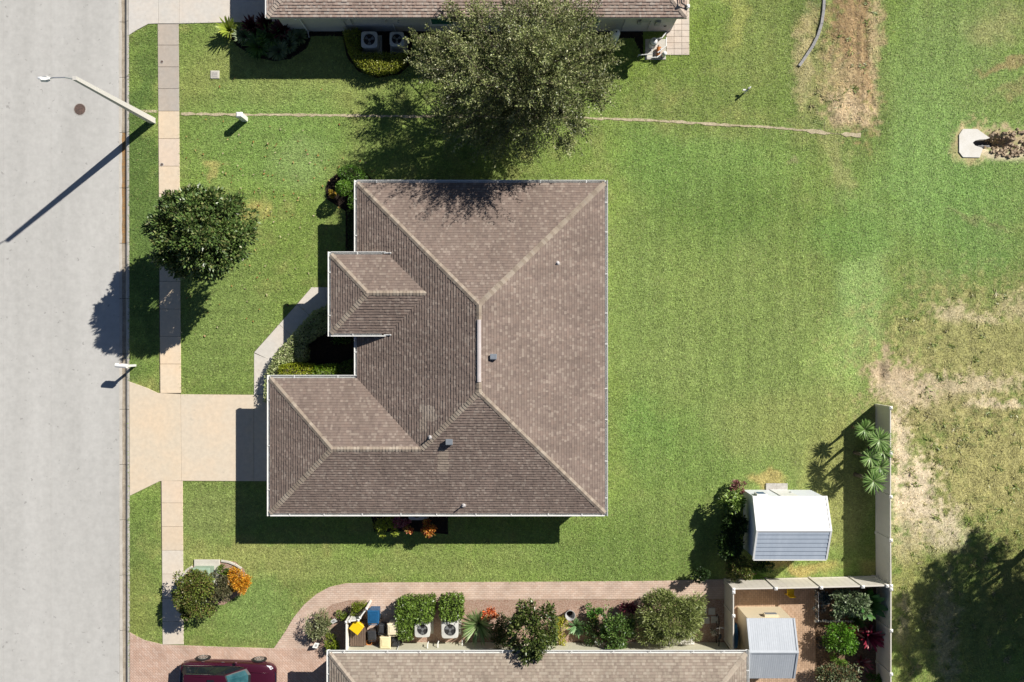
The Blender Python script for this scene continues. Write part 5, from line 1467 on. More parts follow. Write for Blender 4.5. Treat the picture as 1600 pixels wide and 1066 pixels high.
def fence(label, pts, caps=True, h=FH, m='pvc_tan', capm='pvc_white', width=.13):
    t = thing('fence', label, 'fence', (pts[0][0], pts[0][1], 0))
    for a, c in zip(pts[:-1], pts[1:]):
        a = Vector((*a, 0)); c = Vector((*c, 0)); d = (c - a).normalized(); L = (c - a).length; ang = math.atan2(d.y, d.x); md = (a + c) / 2
        pn = MB().box(md.x - L / 2 + .07, md.x + L / 2 - .07, md.y - .02, md.y + .02, .06, h - .10, rot=ang).build('panel', m, t)
        k = int((L - .14) / .30)
        for i in range(1, k):
            u = -L / 2 + .07 + (L - .14) * i / k; pp = md + d * u
            MB().box(pp.x - .006, pp.x + .006, pp.y - .024, pp.y + .024, .10, h - .12, rot=ang).build('groove', m, pn)
        for z0, z1 in ((.03, .17), (h - .13, h)):
            MB().box(md.x - L / 2 + .065, md.x + L / 2 - .065, md.y - .034, md.y + .034, z0, z1, .008, rot=ang).build('rail', m, t)
    for p in pts:
        w = width / 2
        po = MB().box(p[0] - w, p[0] + w, p[1] - w, p[1] + w, -.1, h + .04).build('post', m, t)
        MB().frustum(p[0], p[1], h + .041, h + .06, w + .016, w + .016, w + .016, w + .016).build('post_cap', capm, po)
        MB().frustum(p[0], p[1], h + .061, h + .10, w + .012, w + .012, .015, .015).build('cap_point', capm, po)
    return t


fx = W(1391.5, 0, FH).x
ept = [(fx, W(0, y, FH).y) for y in (637, 708, 776, 844)]
cor = (fx + .02, W(0, 915, FH).y)
fence('tall tan vinyl fence running down the right side of the lawn', ept + [cor])
spt = [(W(x, 0, FH).x, W(0, y, FH).y) for x, y in ((1146, 920.5), (1212, 919.5), (1283, 918), (1348, 916.5))] + [(cor[0] - .20, cor[1] - .01)]
fence('tan vinyl fence between the white shed and the paved yard', spt)
fence('tan vinyl fence closing the yard beside the lower house', [(spt[0][0], spt[0][1] - .16), (spt[0][0], W(0, 962, FH).y), (spt[0][0], W(0, 1017, FH).y)])
fence('tan vinyl fence on the right of the paved yard', [(fx + .02, cor[1] - .18)] + [(fx + .02, W(0, y, FH).y) for y in (985, 1053, 1122, 1190)])
# white screen round the bins
wx = W(541, 0, 1.25).x
fence('short white vinyl screen left of the bins', [(wx, W(0, 972, 1.25).y), (wx, W(0, 1018, 1.25).y)], h=1.25, m='pvc_white', width=.09)
fence('white vinyl screen panel behind the yellow bin', [(wx + .17, W(0, 971, 1.25).y), (W(560, 0, 1.25).x, W(0, 969, 1.25).y)], h=1.25, m='pvc_white', width=.09)
fence('narrow white gate panel standing ajar by the blue bin', [(W(562, 0, 1.25).x + .02, W(0, 968, 1.25).y + .1), (W(573, 0, 1.25).x, W(0, 951, 1.25).y)], h=1.25, m='pvc_white', width=.09)

# ------------------------------------------------------------------ SHEDS
def shed(name, label, x0, x1, y0, y1, e, r, wallm, roofN, roofS, ribs, along, ov=.06):
    t = thing(name, label, 'shed', ((x0 + x1) / 2, (y0 + y1) / 2, 0)); ym = (y0 + y1) / 2
    wp = [(x0 + ov, y0 + ov), (x1 - ov, y0 + ov), (x1 - ov, y1 - ov), (x0 + ov, y1 - ov)]; excl(wp)
    zt = e - .02
    w = MB(); w.prism(wp, 0, zt)
    for xx, f in ((x0 + ov, ((0, 1, 2),)), (x1 - ov, ((2, 1, 0),))):
        w.add([(xx, y0 + ov, zt), (xx, y1 - ov, zt), (xx, ym, r - .05)], f)
    w.build('wall', wallm, t)
    for nm, ya, yb, m in (('roof_slope', y1, ym, roofN), ('roof_slope', y0, ym, roofS)):
        sl_ = MB()
        if along == 'x':        # lapped boards parallel to the ridge
            for i in range(ribs):
                u0, u1 = i / ribs, (i + 1) / ribs
                za, zb = e + (r - e) * u0 + .030, e + (r - e) * u1 + .004
                pa, pb = ya + (yb - ya) * u0, ya + (yb - ya) * u1
                vs = [(x0, pa, za), (x1, pa, za), (x1, pb, zb), (x0, pb, zb), (x0, pa, za - .04), (x1, pa, za - .04), (x1, pb, zb - .03), (x0, pb, zb - .03)]
                f = [(0, 1, 2, 3), (4, 5, 1, 0), (7, 6, 5, 4), (0, 3, 7, 4), (1, 5, 6, 2)]
                if ya > yb: f = [tuple(reversed(q)) for q in f]
                sl_.add(vs, f)
        else:                   # ribbed sheet running down the slope
            n = ribs * 4; xs_ = [x0 + (x1 - x0) * i / n for i in range(n + 1)]
            hz = [.009 if i % 4 in (1, 2) else .006 for i in range(n + 1)]
            vs = [(x, ya, e + z) for x, z in zip(xs_, hz)] + [(x, yb, r + z) for x, z in zip(xs_, hz)] + [(x, ya, e - .02) for x in xs_]
            f = [(i, i + 1, n + 2 + i, n + 1 + i) for i in range(n)] + [(2 * n + 2 + i, 2 * n + 3 + i, i + 1, i) for i in range(n)]
            if ya > yb: f = [tuple(reversed(q)) for q in f]
            sl_.add(vs, f)
        sl_.build(nm, m, t)
    MB().add([(x0 - .01, ym - .10, r - .01), (x1 + .01, ym - .10, r - .01), (x1 + .01, ym, r + .045), (x0 - .01, ym, r + .045), (x1 + .01, ym + .10, r - .01), (x0 - .01, ym + .10, r - .01)],
             [(0, 1, 2, 3), (3, 2, 4, 5)]).build('ridge_cap', roofN, t)
    for xx in (x0, x1):
        for ya in (y0, y1):
            a = Vector((xx, ya, e + .04)); c = Vector((xx, ym, r + .04)); q_ = Vector((.045, 0, 0)); z = Vector((0, 0, .07))
            vs = [a - q_, a + q_, c + q_, c - q_]; vs += [v - z for v in vs]
            MB().add(vs, [(0, 1, 2, 3), (7, 6, 5, 4), (0, 4, 5, 1), (1, 5, 6, 2), (2, 6, 7, 3), (3, 7, 4, 0)]).build('rake_trim', 'white_paint' if along == 'x' else roofN, t)
    return t


s1 = shed('shed', 'white metal shed with lapped roof by the fence on the lawn', W(1177, 0, 2).x, W(1291, 0, 2).x, W(0, 874, 2).y, W(0, 775, 2).y, 2.0, 2.62, 'shed_wall', 'shed_white', 'shed_blue', 7, 'x')
MB().box(W(1177, 0, 2).x - .0, W(1291, 0, 2).x, W(0, 875.2, 2).y - .02, W(0, 874, 2).y - .005, 1.93, 2.02).build('eave_trim', 'white_paint', s1)
yy = W(0, 775, 2).y - .06; xx = W(1190, 0, 1.7).x
wn = MB().box(xx - .26, xx + .26, yy + .002, yy + .12, 1.25, 1.8).build('window', 'white_paint', s1)
MB().box(xx - .20, xx + .20, yy + .121, yy + .13, 1.3, 1.75).build('pane', 'plastic_blue', wn)
dx_ = W(1225, 0, 1).x
dd_ = MB().box(dx_ - .45, dx_ + .45, yy + .002, yy + .04, .05, 1.85).build('door', 'shed_white', s1)
MB().box(dx_ + .32, dx_ + .38, yy + .041, yy + .08, .9, 1.05).build('handle', 'alu', dd_)
p0 = W(1196, 755); p1 = W(1230, 768)
st = thing('stone_step', 'grey stone step at the door of the white shed', 'step', ((p0.x + p1.x) / 2, (p0.y + p1.y) / 2, 0))
for i in range(2):
    xm = p0.x + (p1.x - p0.x) * i / 2; slab(st, [(xm, p1.y - .1), (xm + (p1.x - p0.x) / 2, p1.y - .1), (xm + (p1.x - p0.x) / 2, p0.y), (xm, p0.y)], -.05, .09, 'grey_stone', gap=.004, name='paving_stone')
excl([(p0.x, p1.y), (p1.x, p1.y), (p1.x, p0.y), (p0.x, p0.y)])
s2 = shed('shed', 'cream shed with ribbed grey metal roof inside the paved yard', W(1167.5, 0, 2).x, W(1240.5, 0, 2).x, W(0, 1060, 2).y, W(0, 966, 2).y, 2.0, 2.55, 'shed_cream', 'shed_grey', 'shed_grey', 22, 'y')
yy = W(0, 966, 2).y - .06; xx = W(1205, 0, 1.6).x
wn = MB().box(xx - .36, xx + .36, yy + .002, yy + .14, 1.35, 1.7).build('window', 'shed_cream', s2)
MB().box(xx - .30, xx + .30, yy + .141, yy + .15, 1.4, 1.66).build('pane', 'metal_vent', wn)
# blue board between fence and shed
q0 = W(1151, 978, .8); q1 = W(1151, 1016, .8)
bb = thing('paddle_board', 'dark blue rounded board leaning between the fence and cream shed', 'board', (q0.x, (q0.y + q1.y) / 2, 0))
mb = MB(); L = q0.y - q1.y; m = 14; pr = []
for i in range(m + 1):
    u = i / m; hh = .38 * (math.sin(PI * (.06 + u * .88))) ** .45; pr.append((q1.y + L * u, hh))
vs = [(q0.x - .10, y, .42 - h_) for y, h_ in pr] + [(q0.x - .10, y, .42 + h_) for y, h_ in pr] + [(q0.x + .08, y, .42 - h_) for y, h_ in pr] + [(q0.x + .08, y, .42 + h_) for y, h_ in pr]
n = m + 1; fs = []
for i in range(m):
    fs += [(i, i + 1, n + i + 1, n + i), (2 * n + i, 3 * n + i, 3 * n + i + 1, 2 * n + i + 1), (n + i, n + i + 1, 3 * n + i + 1, 3 * n + i)]
mb.add(vs, fs).build('deck', 'plastic_blue', bb)
MB().add([(q0.x - .02, q1.y + .25, .18), (q0.x - .02, q1.y + .45, .18), (q0.x + .16, q1.y + .3, .05)], [(0, 1, 2), (2, 1, 0)]).build('fin', 'plastic_black', bb)
# yellow stool behind the fence
p = W(1236, 926, .45)
ys2 = thing('stool', 'yellow plastic stool just behind the upper yard fence', 'stool', (p.x, p.y, 0))
MB().frustum(p.x, p.y, .38, .44, .19, .19, .17, .17).build('seat', 'plastic_yellow', ys2)
for sx in (-1, 1):
    for sy in (-1, 1):
        MB().tube([(p.x + sx * .2, p.y + sy * .2, 0), (p.x + sx * .14, p.y + sy * .14, .38)], .025, 6).build('leg', 'plastic_yellow', ys2)
MB().box(p.x - .17, p.x + .17, p.y - .19, p.y - .15, .441, .75, .01).build('backrest', 'plastic_yellow', ys2)
# row of white stones and a trellis in the yard bed
sr = thing('stone_row', 'row of small white stones across the yard bed', 'stones', W(1300, 970))
rnd = random.Random(3)
for i in range(16):
    q_ = W(1274 + i * 3.9, 970 + rnd.uniform(-.8, .8)); r = rnd.uniform(.05, .085) * (1.5 if i in (0, 4) else 1)
    MB().lathe(q_.x, q_.y, [(r * .9, .03), (r, .06 + r * .3), (r * .6, .06 + r * .9), (.01, .06 + r)], 8).build('stone', 'white_concrete', sr, smooth=True)
tr_ = thing('trellis', 'white trellis edging on the left of the yard bed', 'trellis', W(1273, 943))
for i in range(4):
    a = W(1273, 922 + i * 14); MB().box(a.x - .02, a.x + .02, a.y - .02, a.y + .02, 0, .55).build('stake', 'pvc_white', tr_)
for z in (.2, .5):
    a = W(1273, 920); c = W(1273, 966); MB().box(a.x - .012, a.x + .012, c.y, a.y, z - .02, z + .02).build('rail', 'pvc_white', tr_)


# ------------------------------------------------------------------ SOUTH GARDEN CLUTTER
def bin_(label, px, py, w, d, h, bodym, lidm, rot=0.0, wheels=True):
    p = W(px, py, h); t = thing('wheelie_bin', label, 'bin', (p.x, p.y, 0))
    t.rotation_euler.z = rot; ORG[t.name] = Vector((0, 0, 0))
    MB().frustum(0, 0, .05, h - .08, w * .38, d * .38, w * .47, d * .46).build('body', bodym, t)
    ld = MB().box(-w / 2, w / 2, -d / 2, d / 2, h - .08, h - .01, .05).build('lid', lidm, t)
    MB().box(-w * .3, w * .3, -d * .28, d * .28, h - .009, h + .012, .01).build('lid_panel', lidm, ld)
    MB().tube([(-w * .35, -d / 2 - .07, h - .1), (w * .35, -d / 2 - .07, h - .1)], .02, 8).build('handle', bodym, t)
    for sx in (-1, 1):
        MB().box(sx * w * .35 - .02, sx * w * .35 + .02, -d / 2 - .08, -d * .4, h - .13, h - .085).build('bracket', bodym, t)
        if wheels: MB().tube([(sx * w * .40, -d * .42, .11), (sx * w * .48, -d * .42, .11)], .11, 14).build('wheel', 'rubber', t)
    return t


bin_('large blue recycling bin beside the white gate panel', 582.5, 965, .62, .70, 1.05, 'plastic_blue', 'plastic_blue', .0)
bin_('black bin below the blue recycling bin', 580.5, 994, .46, .48, .75, 'plastic_black', 'plastic_black', .06)
bin_('narrow black bin left of the upper cream bin', 595.5, 984, .36, .46, .7, 'plastic_black', 'plastic_black', -.15)
bin_('upper pale cream bin next to the L shaped hedge', 613, 984, .56, .62, .95, 'plastic_cream_pale', 'plastic_cream_pale', .03)
bin_('lower yellowish cream bin by the house wall', 601.5, 1005, .58, .62, .95, 'plastic_cream', 'plastic_cream', .0)
bin_('black bin right of the lower cream bin', 617.5, 1004, .42, .48, .8, 'plastic_black', 'plastic_black', .05)
p0 = W(547, 974, .75); p1 = W(571, 1010, .75)
wb = thing('wooden_box', 'brown wooden storage box behind the white screen', 'box', ((p0.x + p1.x) / 2, (p0.y + p1.y) / 2, 0))
MB().box(p0.x + .03, p1.x - .03, p1.y + .03, p0.y - .03, 0, .70).build('body', 'wood_brown', wb)
for i in range(7):
    xa = p0.x + (p1.x - p0.x) * i / 7; MB().box(xa + .006, xa + (p1.x - p0.x) / 7 - .006, p1.y, p0.y, .702, .74 + .006 * (i % 2), .006).build('plank', 'wood_brown', wb)
p = W(557, 981, 1.1)
yb = thing('yellow_tub', 'square yellow tub set askew on the wooden box', 'tub', (p.x, p.y, .752))
MB().frustum(p.x, p.y, .753, 1.06, .22, .22, .27, .27, R(52)).build('body', 'plastic_yellow', yb)
MB().box(p.x - .29, p.x + .29, p.y - .29, p.y + .29, 1.061, 1.10, .02, rot=R(52)).build('lid', 'plastic_yellow', yb)
p = W(566, 1014, .4)
wbr = thing('wheelbarrow', 'rusty wheelbarrow tipped beside the wooden box', 'wheelbarrow', (p.x, p.y, 0))
mb = MB(); pr = [(.46 * math.cos(2 * PI * k / 14), .20 * math.sin(2 * PI * k / 14)) for k in range(14)]
vs = [(p.x + a, p.y + c, .50 - a * .2) for a, c in pr] + [(p.x + a * .6, p.y + c * .6 - .02, .25 - a * .15) for a, c in pr]
mb.add(vs, [(i, (i + 1) % 14, 14 + (i + 1) % 14, 14 + i) for i in range(14)] + [tuple(range(14, 28))]).build('tray', 'copper_tan', wbr)
for sy in (-1, 1):
    MB().tube([(p.x - .55, p.y + sy * .06, .2), (p.x + .1, p.y + sy * .17, .33), (p.x + .75, p.y + sy * .25, .5)], .022, 6).build('handle', 'wood_brown', wbr)
    MB().tube([(p.x + .25, p.y + sy * .2, .36), (p.x + .3, p.y + sy * .22, 0)], .018, 6).build('leg', 'iron', wbr)
MB().tube([(p.x - .6, p.y - .04, .2), (p.x - .6, p.y + .04, .2)], .19, 16).build('wheel', 'rubber', wbr)
p = W(575, 1007, .7)
tpot = thing('clay_pot', 'orange clay pot between wooden box and black bin', 'pot', (p.x, p.y, 0))
MB().lathe(p.x, p.y, [(.09, 0), (.15, .38), (.17, .40), (.17, .46), (.14, .46), (.12, .40)], 16, cap=False).build('pot', 'terracotta', tpot)
MB().lathe(p.x, p.y, [(.125, .40), (.02, .42)], 12).build('earth', 'mulch_dark', tpot)
p = W(891, 962, .5)
gp = thing('flower_pot', 'empty round grey pot on the red mulch', 'pot', (p.x, p.y, 0))
MB().lathe(p.x, p.y, [(.16, .02), (.255, .48), (.275, .50), (.25, .50), (.235, .46), (.15, .10)], 24, cap=False).build('pot', 'pot_grey', gp, smooth=False)
MB().lathe(p.x, p.y, [(.155, .11), (.02, .12)], 16).build('earth', 'mulch_dark', gp)
for px, py, lb, rz in ((521, 971, 'small white square sign beside the variegated shrub', .5), (493.5, 1009, 'small white sign tilted at the lower end of the round bed', 1.1)):
    p = W(px, py, .35); t = thing('garden_sign', lb, 'sign', (p.x, p.y, 0)); ORG[t.name] = Vector(); t.rotation_euler.z = rz
    MB().add([(-.15, -.12, .24), (.15, -.12, .24), (.15, .12, .42), (-.15, .12, .42), (-.15, -.12, .225), (.15, -.12, .225), (.15, .12, .405), (-.15, .12, .405)],
             [(0, 1, 2, 3), (7, 6, 5, 4), (0, 4, 5, 1), (1, 5, 6, 2), (2, 6, 7, 3), (3, 7, 4, 0)]).build('plate', 'plastic_white', t)
    MB().add([(-.07, -.05, .296), (.07, -.05, .296), (.07, .05, .372), (-.07, .05, .372)], [(0, 1, 2, 3)]).build('panel', 'plastic_grey', t)
    MB().tube([(0, 0, 0), (0, 0, .31)], .015, 6).build('stake', 'plastic_grey', t)
p0 = W(1024, 982, .5); p1 = W(1085, 1008, .5)
bn = thing('garden_bench', 'pale stone bench half hidden under the feathery bush', 'bench', ((p0.x + p1.x) / 2, (p0.y + p1.y) / 2, 0))
MB().box(p0.x, p1.x, p1.y, p0.y, .42, .5, .03).build('seat', 'white_concrete', bn)
for xx in (p0.x + .25, p1.x - .25):
    MB().box(xx - .12, xx + .12, p1.y + .15, p0.y - .15, 0, .419).build('leg', 'white_concrete', bn)
sp = thing('stepping_stones', 'square stepping stones in the shade of the yard fence', 'paving', W(1110, 960)); ORG[sp.name] = Vector(W(1110, 960))
for px, py in ((1099, 953), (1112, 955), (1116, 968), (1103, 969)):
    a = W(px - 5.5, py - 5.5); c = W(px + 5.5, py + 5.5); slab(sp, [(a.x, c.y), (c.x, c.y), (c.x, a.y), (a.x, a.y)], 0, .05, 'pad_concrete', name='paving_stone')
# bicycle leaning on the yard fence
p = W(1121, 985, .3)
bk = thing('bicycle', 'dark bicycle parked against the inner fence in shade', 'bicycle', (p.x, p.y, 0))
for dy in (-.52, .52):
    wh = MB().tube([(p.x + .0, p.y + dy + .32 * math.cos(2 * PI * k / 20), .33 + .32 * math.sin(2 * PI * k / 20)) for k in range(21)], .022, 6).build('wheel', 'rubber', bk)
    MB().tube([(p.x, p.y + dy, .02), (p.x, p.y + dy, .64)], .006, 4).build('spokes', 'chrome', wh)
for pts, nm, m in (([(p.x, p.y - .52, .33), (p.x, p.y - .1, .75), (p.x, p.y + .35, .78), (p.x, p.y + .52, .33)], 'frame', 'chrome'), ([(p.x, p.y - .1, .75), (p.x, p.y, .3), (p.x, p.y + .35, .78)], 'frame_tube', 'chrome'),
                   ([(p.x - .24, p.y + .34, .98), (p.x, p.y + .38, .95), (p.x + .24, p.y + .34, .98)], 'handlebar', 'chrome'), ([(p.x, p.y + .36, .76), (p.x, p.y + .38, .96)], 'stem', 'chrome'), ([(p.x, p.y - .1, .74), (p.x, p.y - .12, .88)], 'seat_post', 'chrome')):
    MB().tube(pts, .018, 6).build(nm, m, bk)
MB().box(p.x - .07, p.x + .07, p.y - .24, p.y + .02, .88, .93, .02).build('saddle', 'plastic_black', bk)

# ------------------------------------------------------------------ CAR
def car():
    px0 = W(284, 0, .6).x; yc = W(0, 1029, .4).y - .97
    t = thing('parked_car', 'dark maroon estate car parked on the lower paver driveway', 'car', (px0 + 2.5, yc, .034))
    ORG[t.name] = Vector((2.5, 0, 0)); t.rotation_euler.z = R(-1.6)
    # body: stations along the length (x, half width, sill z, belt z)
    stn = [(.0, .62, .50, .80), (.06, .78, .38, .95), (.2, .87, .30, 1.0), (.5, .93, .24, 1.02), (1.0, .95, .22, 1.02), (1.8, .955, .22, 1.0), (2.8, .955, .22, .99), (3.45, .95, .22, .98), (3.75, .94, .22, .97),
           (4.2, .92, .24, .93), (4.6, .88, .27, .86), (4.83, .80, .32, .77), (4.97, .68, .40, .67), (5.03, .56, .46, .60)]
    vs = []; fs = []
    for x, w, z0, z1 in stn:
        hh = z1 - z0
        for y, z in ((-.55 * w, z0), (-.93 * w, z0 + .04), (-1.0 * w, z0 + .30 * hh), (-1.0 * w, z0 + .62 * hh), (-.965 * w, z0 + .9 * hh), (-.86 * w, z1 + .005), (-.5 * w, z1 + .03), (0, z1 + .042),
                     (.5 * w, z1 + .03), (.86 * w, z1 + .005), (.965 * w, z0 + .9 * hh), (1.0 * w, z0 + .62 * hh), (1.0 * w, z0 + .30 * hh), (.93 * w, z0 + .04), (.55 * w, z0)):
            vs.append((x, y, z))
    n = 15
    for i in range(len(stn) - 1):
        for k in range(n): fs.append((i * n + k, (i + 1) * n + k, (i + 1) * n + (k + 1) % n, i * n + (k + 1) % n))
    fs += [tuple(range(n)), tuple(reversed(range((len(stn) - 1) * n, len(stn) * n)))]
    body = MB().add(vs, fs).build('body', 'car_paint', t, smooth=True)
    # cabin
    ring = [(.14, .80, .98), (.30, .86, 1.0), (3.30, .87, .99), (3.78, .74, 1.0)]
    low = [(.16, .62, 1.0), (.24, .84, 1.0), (2.9, .885, .99), (3.55, .80, 1.0), (3.80, .45, 1.02)]
    hi = [(.52, .50, 1.56), (.58, .64, 1.575), (2.15, .665, 1.64), (2.62, .62, 1.60), (2.72, .35, 1.61)]
    m_ = len(low)
    vs = [(x, -y, z) for x, y, z in low] + [(x, y, z) for x, y, z in reversed(low)] + [(x, -y, z) for x, y, z in hi] + [(x, y, z) for x, y, z in reversed(hi)]
    N = 2 * m_
    fs = [(i, (i + 1) % N, N + (i + 1) % N, N + i) for i in range(N)]
    vs += [(.60, 0, 1.60), (1.4, 0, 1.68), (2.15, 0, 1.675), (2.74, 0, 1.625)]
    MB().add(vs, fs).build('cabin', 'car_black', t)
    rv = [(.50, -.50, 1.565), (.56, -.645, 1.58), (1.3, -.672, 1.645), (2.15, -.67, 1.648), (2.63, -.625, 1.605), (2.73, -.35, 1.615), (2.75, 0, 1.625), (2.73, .35, 1.615), (2.63, .625, 1.605), (2.15, .67, 1.648), (1.3, .672, 1.645), (.56, .645, 1.58), (.50, .50, 1.565)]
    nn = len(rv); rr = [(x, y, z) for x, y, z in rv]; inner = [(1.6 + (x - 1.6) * .8, y * .8, z + .03) for x, y, z in rv]
    MB().add(rr + inner, [(i, (i + 1) % nn, nn + (i + 1) % nn, nn + i) for i in range(nn)] + [tuple(range(nn, 2 * nn))]).build('roof_panel', 'car_paint', t, smooth=True)
    MB().box(1.75, 2.12, -.36, .36, 1.683, 1.694).build('sunroof', 'glass_dark', t)

    def lerp(a, b, u): return tuple(a[i] + (b[i] - a[i]) * u for i in range(3))

    def pane(nm, a, b, c, d, m, off, u0=.08, u1=.92, v0=.10, v1=.92, parent=None):
        q = []
        for u, v in ((u0, v0), (u1, v0), (u1, v1), (u0, v1)):
            q.append(lerp(lerp(a, b, u), lerp(d, c, u), v))
        q = [(x + off[0], y + off[1], z + off[2]) for x, y, z in q]
        return MB().add(q, [(0, 1, 2, 3)]).build(nm, m, t)
    # windscreen: centre and two corners
    for sy in (-1, 1):
        pane('windscreen', (3.80, 0, 1.02), (3.80, .45 * sy, 1.02), (2.72, .35 * sy, 1.61), (2.72, 0, 1.61), 'glass_screen', (.006, 0, .012), 0, 1, .10, .94)
        pane('windscreen', (3.80, .45 * sy, 1.02), (3.55, .80 * sy, 1.0), (2.62, .62 * sy, 1.60), (2.72, .35 * sy, 1.61), 'glass_screen', (.006, .004 * sy, .012), 0, .82, .10, .94)
        for k, (u0, u1) in enumerate(((.06, .30), (.34, .64), (.68, .96))):
            pane('side_window', (.24, .84 * sy, 1.0), (2.9, .885 * sy, .99), (2.15, .665 * sy, 1.64), (.58, .64 * sy, 1.575), 'glass_dark', (0, .012 * sy, .006), u0, u1, .12, .86)
        pane('side_window', (2.9, .885 * sy, .99), (3.55, .80 * sy, 1.0), (2.62, .62 * sy, 1.60), (2.15, .665 * sy, 1.64), 'glass_dark', (.004, .012 * sy, .006), .04, .72, .12, .80)
        MB().tube([(.20, .875 * sy, 1.03), (1.5, .90 * sy, 1.02), (3.0, .90 * sy, 1.01), (3.5, .84 * sy, 1.02)], .018, 6).build('window_trim', 'chrome', t)
        MB().tube([(.62, .655 * sy, 1.60), (1.4, .685 * sy, 1.665), (2.2, .68 * sy, 1.66)], .016, 6).build('roof_rail', 'chrome', t)
        MB().tube([(2.62, .635 * sy, 1.605), (3.1, .74 * sy, 1.30), (3.6, .83 * sy, 1.0)], .030, 6).build('pillar', 'car_paint', t)
        mr = MB().lathe(0, 0, [(.04, -.06), (.085, -.02), (.085, .05), (.04, .09)], 10)
        mr.v = [(3.02 + x * .9, sy * (1.02 + y * 1.3 * .8), 1.06 + z) for x, y, z in mr.v]
        mr.build('wing_mirror', 'car_paint', t, smooth=True)
        for xx in (1.15, 2.2): MB().box(xx, xx + .16, sy * .96 - .015, sy * .96 + .015, .86, .89).build('door_handle', 'chrome', t)
        MB().add([(4.55, .86 * sy, .84), (4.80, .80 * sy, .775), (4.90, .66 * sy, .74), (4.78, .62 * sy, .82)], [(0, 1, 2, 3)]).build('headlight', 'lamp_glass', t)
        MB().add([(.03, .72 * sy, .72), (.10, .84 * sy, .72), (.16, .86 * sy, .95), (.06, .74 * sy, .95)], [(0, 1, 2, 3)]).build('tail_light', 'terracotta', t)
        for xx in (1.02, 4.02):
            MB().tube([(xx, sy * .94, .345), (xx, sy * .967, .345)], .40, 24).build('wheel_arch', 'car_black', t)
            wl = MB().tube([(xx, sy * .70, .345), (xx, sy * .985, .345)], .335, 26).build('wheel', 'rubber', t)
            MB().tube([(xx, sy * .90, .345), (xx, sy * .990, .345)], .235, 22).build('rim', 'car_black', wl)
            for k in range(7):
                a = 2 * PI * k / 7; c_, s_ = math.cos(a), math.sin(a)
                vs = []
                for r_, w_ in ((.03, .035), (.225, .045)):
                    for q in (-1, 1): vs.append((xx + c_ * r_ - s_ * q * w_, sy * .996, .345 + s_ * r_ + c_ * q * w_))
                MB().add(vs, [(0, 1, 3, 2)]).build('spoke', 'rim', wl)
            MB().tube([(xx + .235 * math.cos(2 * PI * k / 24), sy * .992, .345 + .235 * math.sin(2 * PI * k / 24)) for k in range(25)], .018, 6).build('rim_lip', 'rim', wl)
    pane('rear_window', (.16, -.62, 1.0), (.16, .62, 1.0), (.52, .50, 1.56), (.52, -.50, 1.56), 'glass_dark', (-.012, 0, .006))
    MB().tube([(4.86, -.62, .70), (5.0, -.35, .665), (5.035, 0, .66), (5.0, .35, .665), (4.86, .62, .70)], .03, 6).build('grille_bar', 'chrome', t)
    MB().tube([(.02, -.72, .55), (-.03, 0, .55), (.02, .72, .55)], .05, 8).build('rear_bumper', 'car_paint', t)
    MB().tube([(.10, -.83, 1.0), (.09, 0, 1.02), (.10, .83, 1.0)], .025, 6).build('tailgate_trim', 'chrome', t)

    # draw the glasshouse in from the body sides
    for ch in t.children:
        if ch.name.split('.')[0] in ('cabin', 'roof_panel', 'windscreen', 'side_window', 'window_trim', 'roof_rail', 'pillar', 'rear_window'):
            for v in ch.data.vertices: v.co.y *= .91
    for sy in (-1, 1):
        MB().tube([(3.75, .52 * sy, 1.012), (4.3, .50 * sy, .965), (4.7, .44 * sy, .875)], .014, 6).build('bonnet_crease', 'car_paint', t, smooth=True)
        MB().tube([(.12, .93 * sy * .93, .62), (1.8, .958 * sy, .60), (3.6, .952 * sy, .60), (4.5, .90 * sy, .58)], .022, 6).build('side_moulding', 'car_paint', t, smooth=True)


car()

# ------------------------------------------------------------------ GRASS
def lawn(n):
    rng = np.random.default_rng(77)
    x = rng.uniform(-30.5, 30.5, n); y = rng.uniform(-20.5, 20.5, n)
    px = 800 + x * FP / H; ok = px > 200.5
    x = x[ok]; y = y[ok]
    bad = np.zeros(len(x), bool)
    for p in EXCL:
        x0 = min(q[0] for q in p); x1 = max(q[0] for q in p); y0 = min(q[1] for q in p); y1 = max(q[1] for q in p)
        m = np.nonzero((x > x0) & (x < x1) & (y > y0) & (y < y1) & ~bad)[0]
        if len(m): bad[m] = in_poly(x[m], y[m], p)
    x = x[~bad]; y = y[~bad]
    col, den, px, py = ground_tint(x, y)
    cl = fbm(x * 6.5, y * 6.5, 23, 3)
    keep = rng.uniform(0, 1, len(x)) < den * (.55 + .9 * cl)
    x, y, col, den, px, py, cl = (a[keep] for a in (x, y, col, den, px, py, cl))
    n = len(x); z = ground_z(x, y)
    a = rng.uniform(0, 2 * PI, n)
    straw = (px > 1255) & (px < 1372) & (py < 205)
    L = rng.uniform(.06, .14, n) * (.75 + .5 * cl); el = rng.uniform(.08, .62, n)
    L = np.where(straw, L * 1.6, L); el = np.where(straw, el * .5, el)
    wd = rng.uniform(.022, .045, n)
    d = np.stack((np.cos(a), np.sin(a), np.zeros(n)), -1); s = np.stack((-np.sin(a), np.cos(a), np.zeros(n)), -1)
    p = np.stack((x, y, z), -1)
    tip = p + d * (L * np.cos(el))[:, None]; tip[:, 2] += L * np.sin(el)
    V = np.stack((p - s * wd[:, None] * .5, p + s * wd[:, None] * .5, tip), 1)
    tone = (.62 + .76 * cl) * rng.uniform(.62, 1.40, n)
    c = col * tone[:, None] * 1.10
    hot = rng.uniform(0, 1, n) < .05
    c = np.where(hot[:, None], c * .4 + np.array((.36, .33, .15)) * .6, c)
    o = quads_mesh('lawn_grass', V, c, 'grass_blade', None, 3)
    tag(o, 'short mown grass covering the lawns and verges', 'grass', kind='stuff')


lawn(1150000)

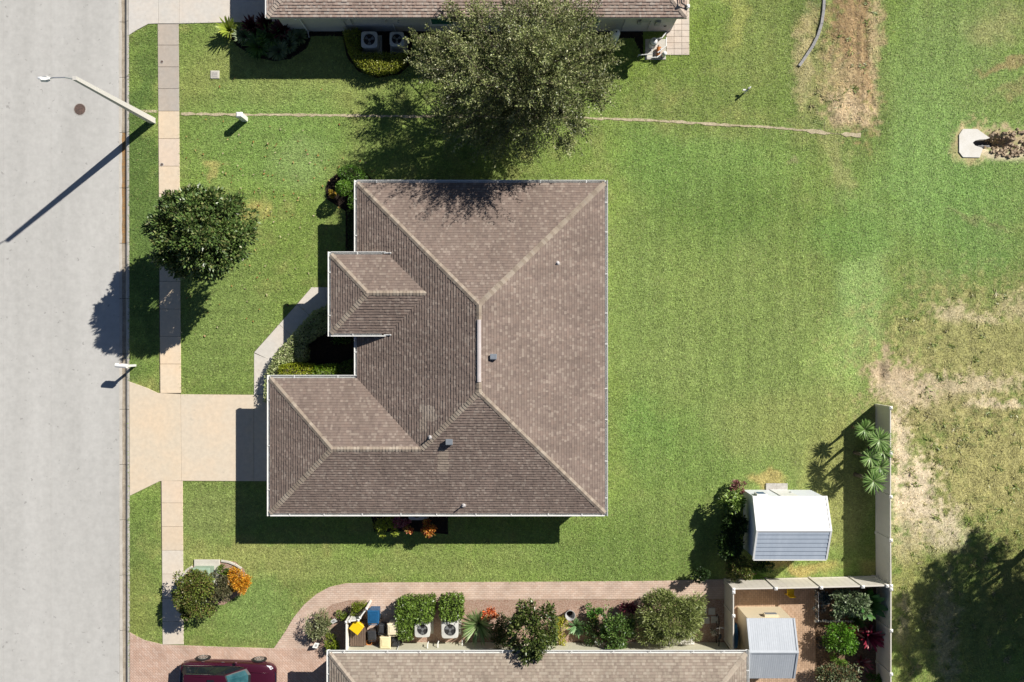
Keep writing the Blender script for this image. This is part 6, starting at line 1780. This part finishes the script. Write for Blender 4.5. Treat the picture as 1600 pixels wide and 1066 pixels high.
# ragged weeds on the sandy ground beyond the fence
def weeds():
    rng = np.random.default_rng(9); Vs = []; Cs = []
    spots = [(rng.uniform(1396, 1600), rng.uniform(640, 1066)) for _ in range(190)] + [(rng.uniform(1390, 1600), rng.uniform(450, 660)) for _ in range(45)] + [(rng.uniform(1260, 1372), rng.uniform(0, 210)) for _ in range(25)]
    for px, py in spots:
        p = W(px, py); m = int(rng.integers(9, 26)); r = rng.uniform(.08, .30)
        a = rng.uniform(0, 2 * PI, m); e = rng.uniform(.05, .5, m)
        D = np.stack((np.cos(a) * np.cos(e), np.sin(a) * np.cos(e), np.sin(e)), -1)
        z = float(ground_z(np.array([p.x]), np.array([p.y]))[0])
        P = np.array((p.x, p.y, z + .01)) + rng.normal(size=(m, 3)) * np.array((r * .35, r * .35, 0))
        Vs.append(leaf_quads(P, D, unit(rng.normal(size=(m, 3)) * .4 + np.array((0, 0, 1))), r * rng.uniform(.6, 1.2, m), rng.uniform(.025, .06, m)))
        base = [(.26, .32, .09), (.34, .34, .13), (.44, .40, .20), (.22, .29, .07)][int(rng.integers(0, 4))]
        Cs.append(pick([base], m, rng, .3))
    tag(quads_mesh('weeds', np.concatenate(Vs), np.concatenate(Cs), 'leaf'), 'ragged weeds and dry tufts on the sandy ground', 'weeds', kind='stuff')


weeds()

# scattered fallen leaves on the front lawn
rng = np.random.default_rng(5); n = 230
px = np.concatenate((rng.normal(400, 70, 130), rng.uniform(280, 560, 60), rng.normal(530, 30, 40))); py = np.concatenate((rng.normal(330, 80, 130), rng.uniform(190, 540, 60), rng.normal(275, 20, 40)))
P = np.stack(((px - 800) * H / FP, (533 - py) * H / FP, np.full(n, .07)), -1)
V = leaf_quads(P, unit(rng.normal(size=(n, 3)) * np.array((1, 1, .15))), unit(rng.normal(size=(n, 3)) * .3 + np.array((0, 0, 1))), rng.uniform(.08, .17, n), rng.uniform(.05, .09, n))
tag(quads_mesh('fallen_leaves', V, pick([(.42, .24, .08), (.5, .36, .15), (.33, .15, .06), (.55, .48, .3)], n, rng), 'leaf'), 'dry fallen leaves scattered on the front lawn', 'leaves', kind='stuff')
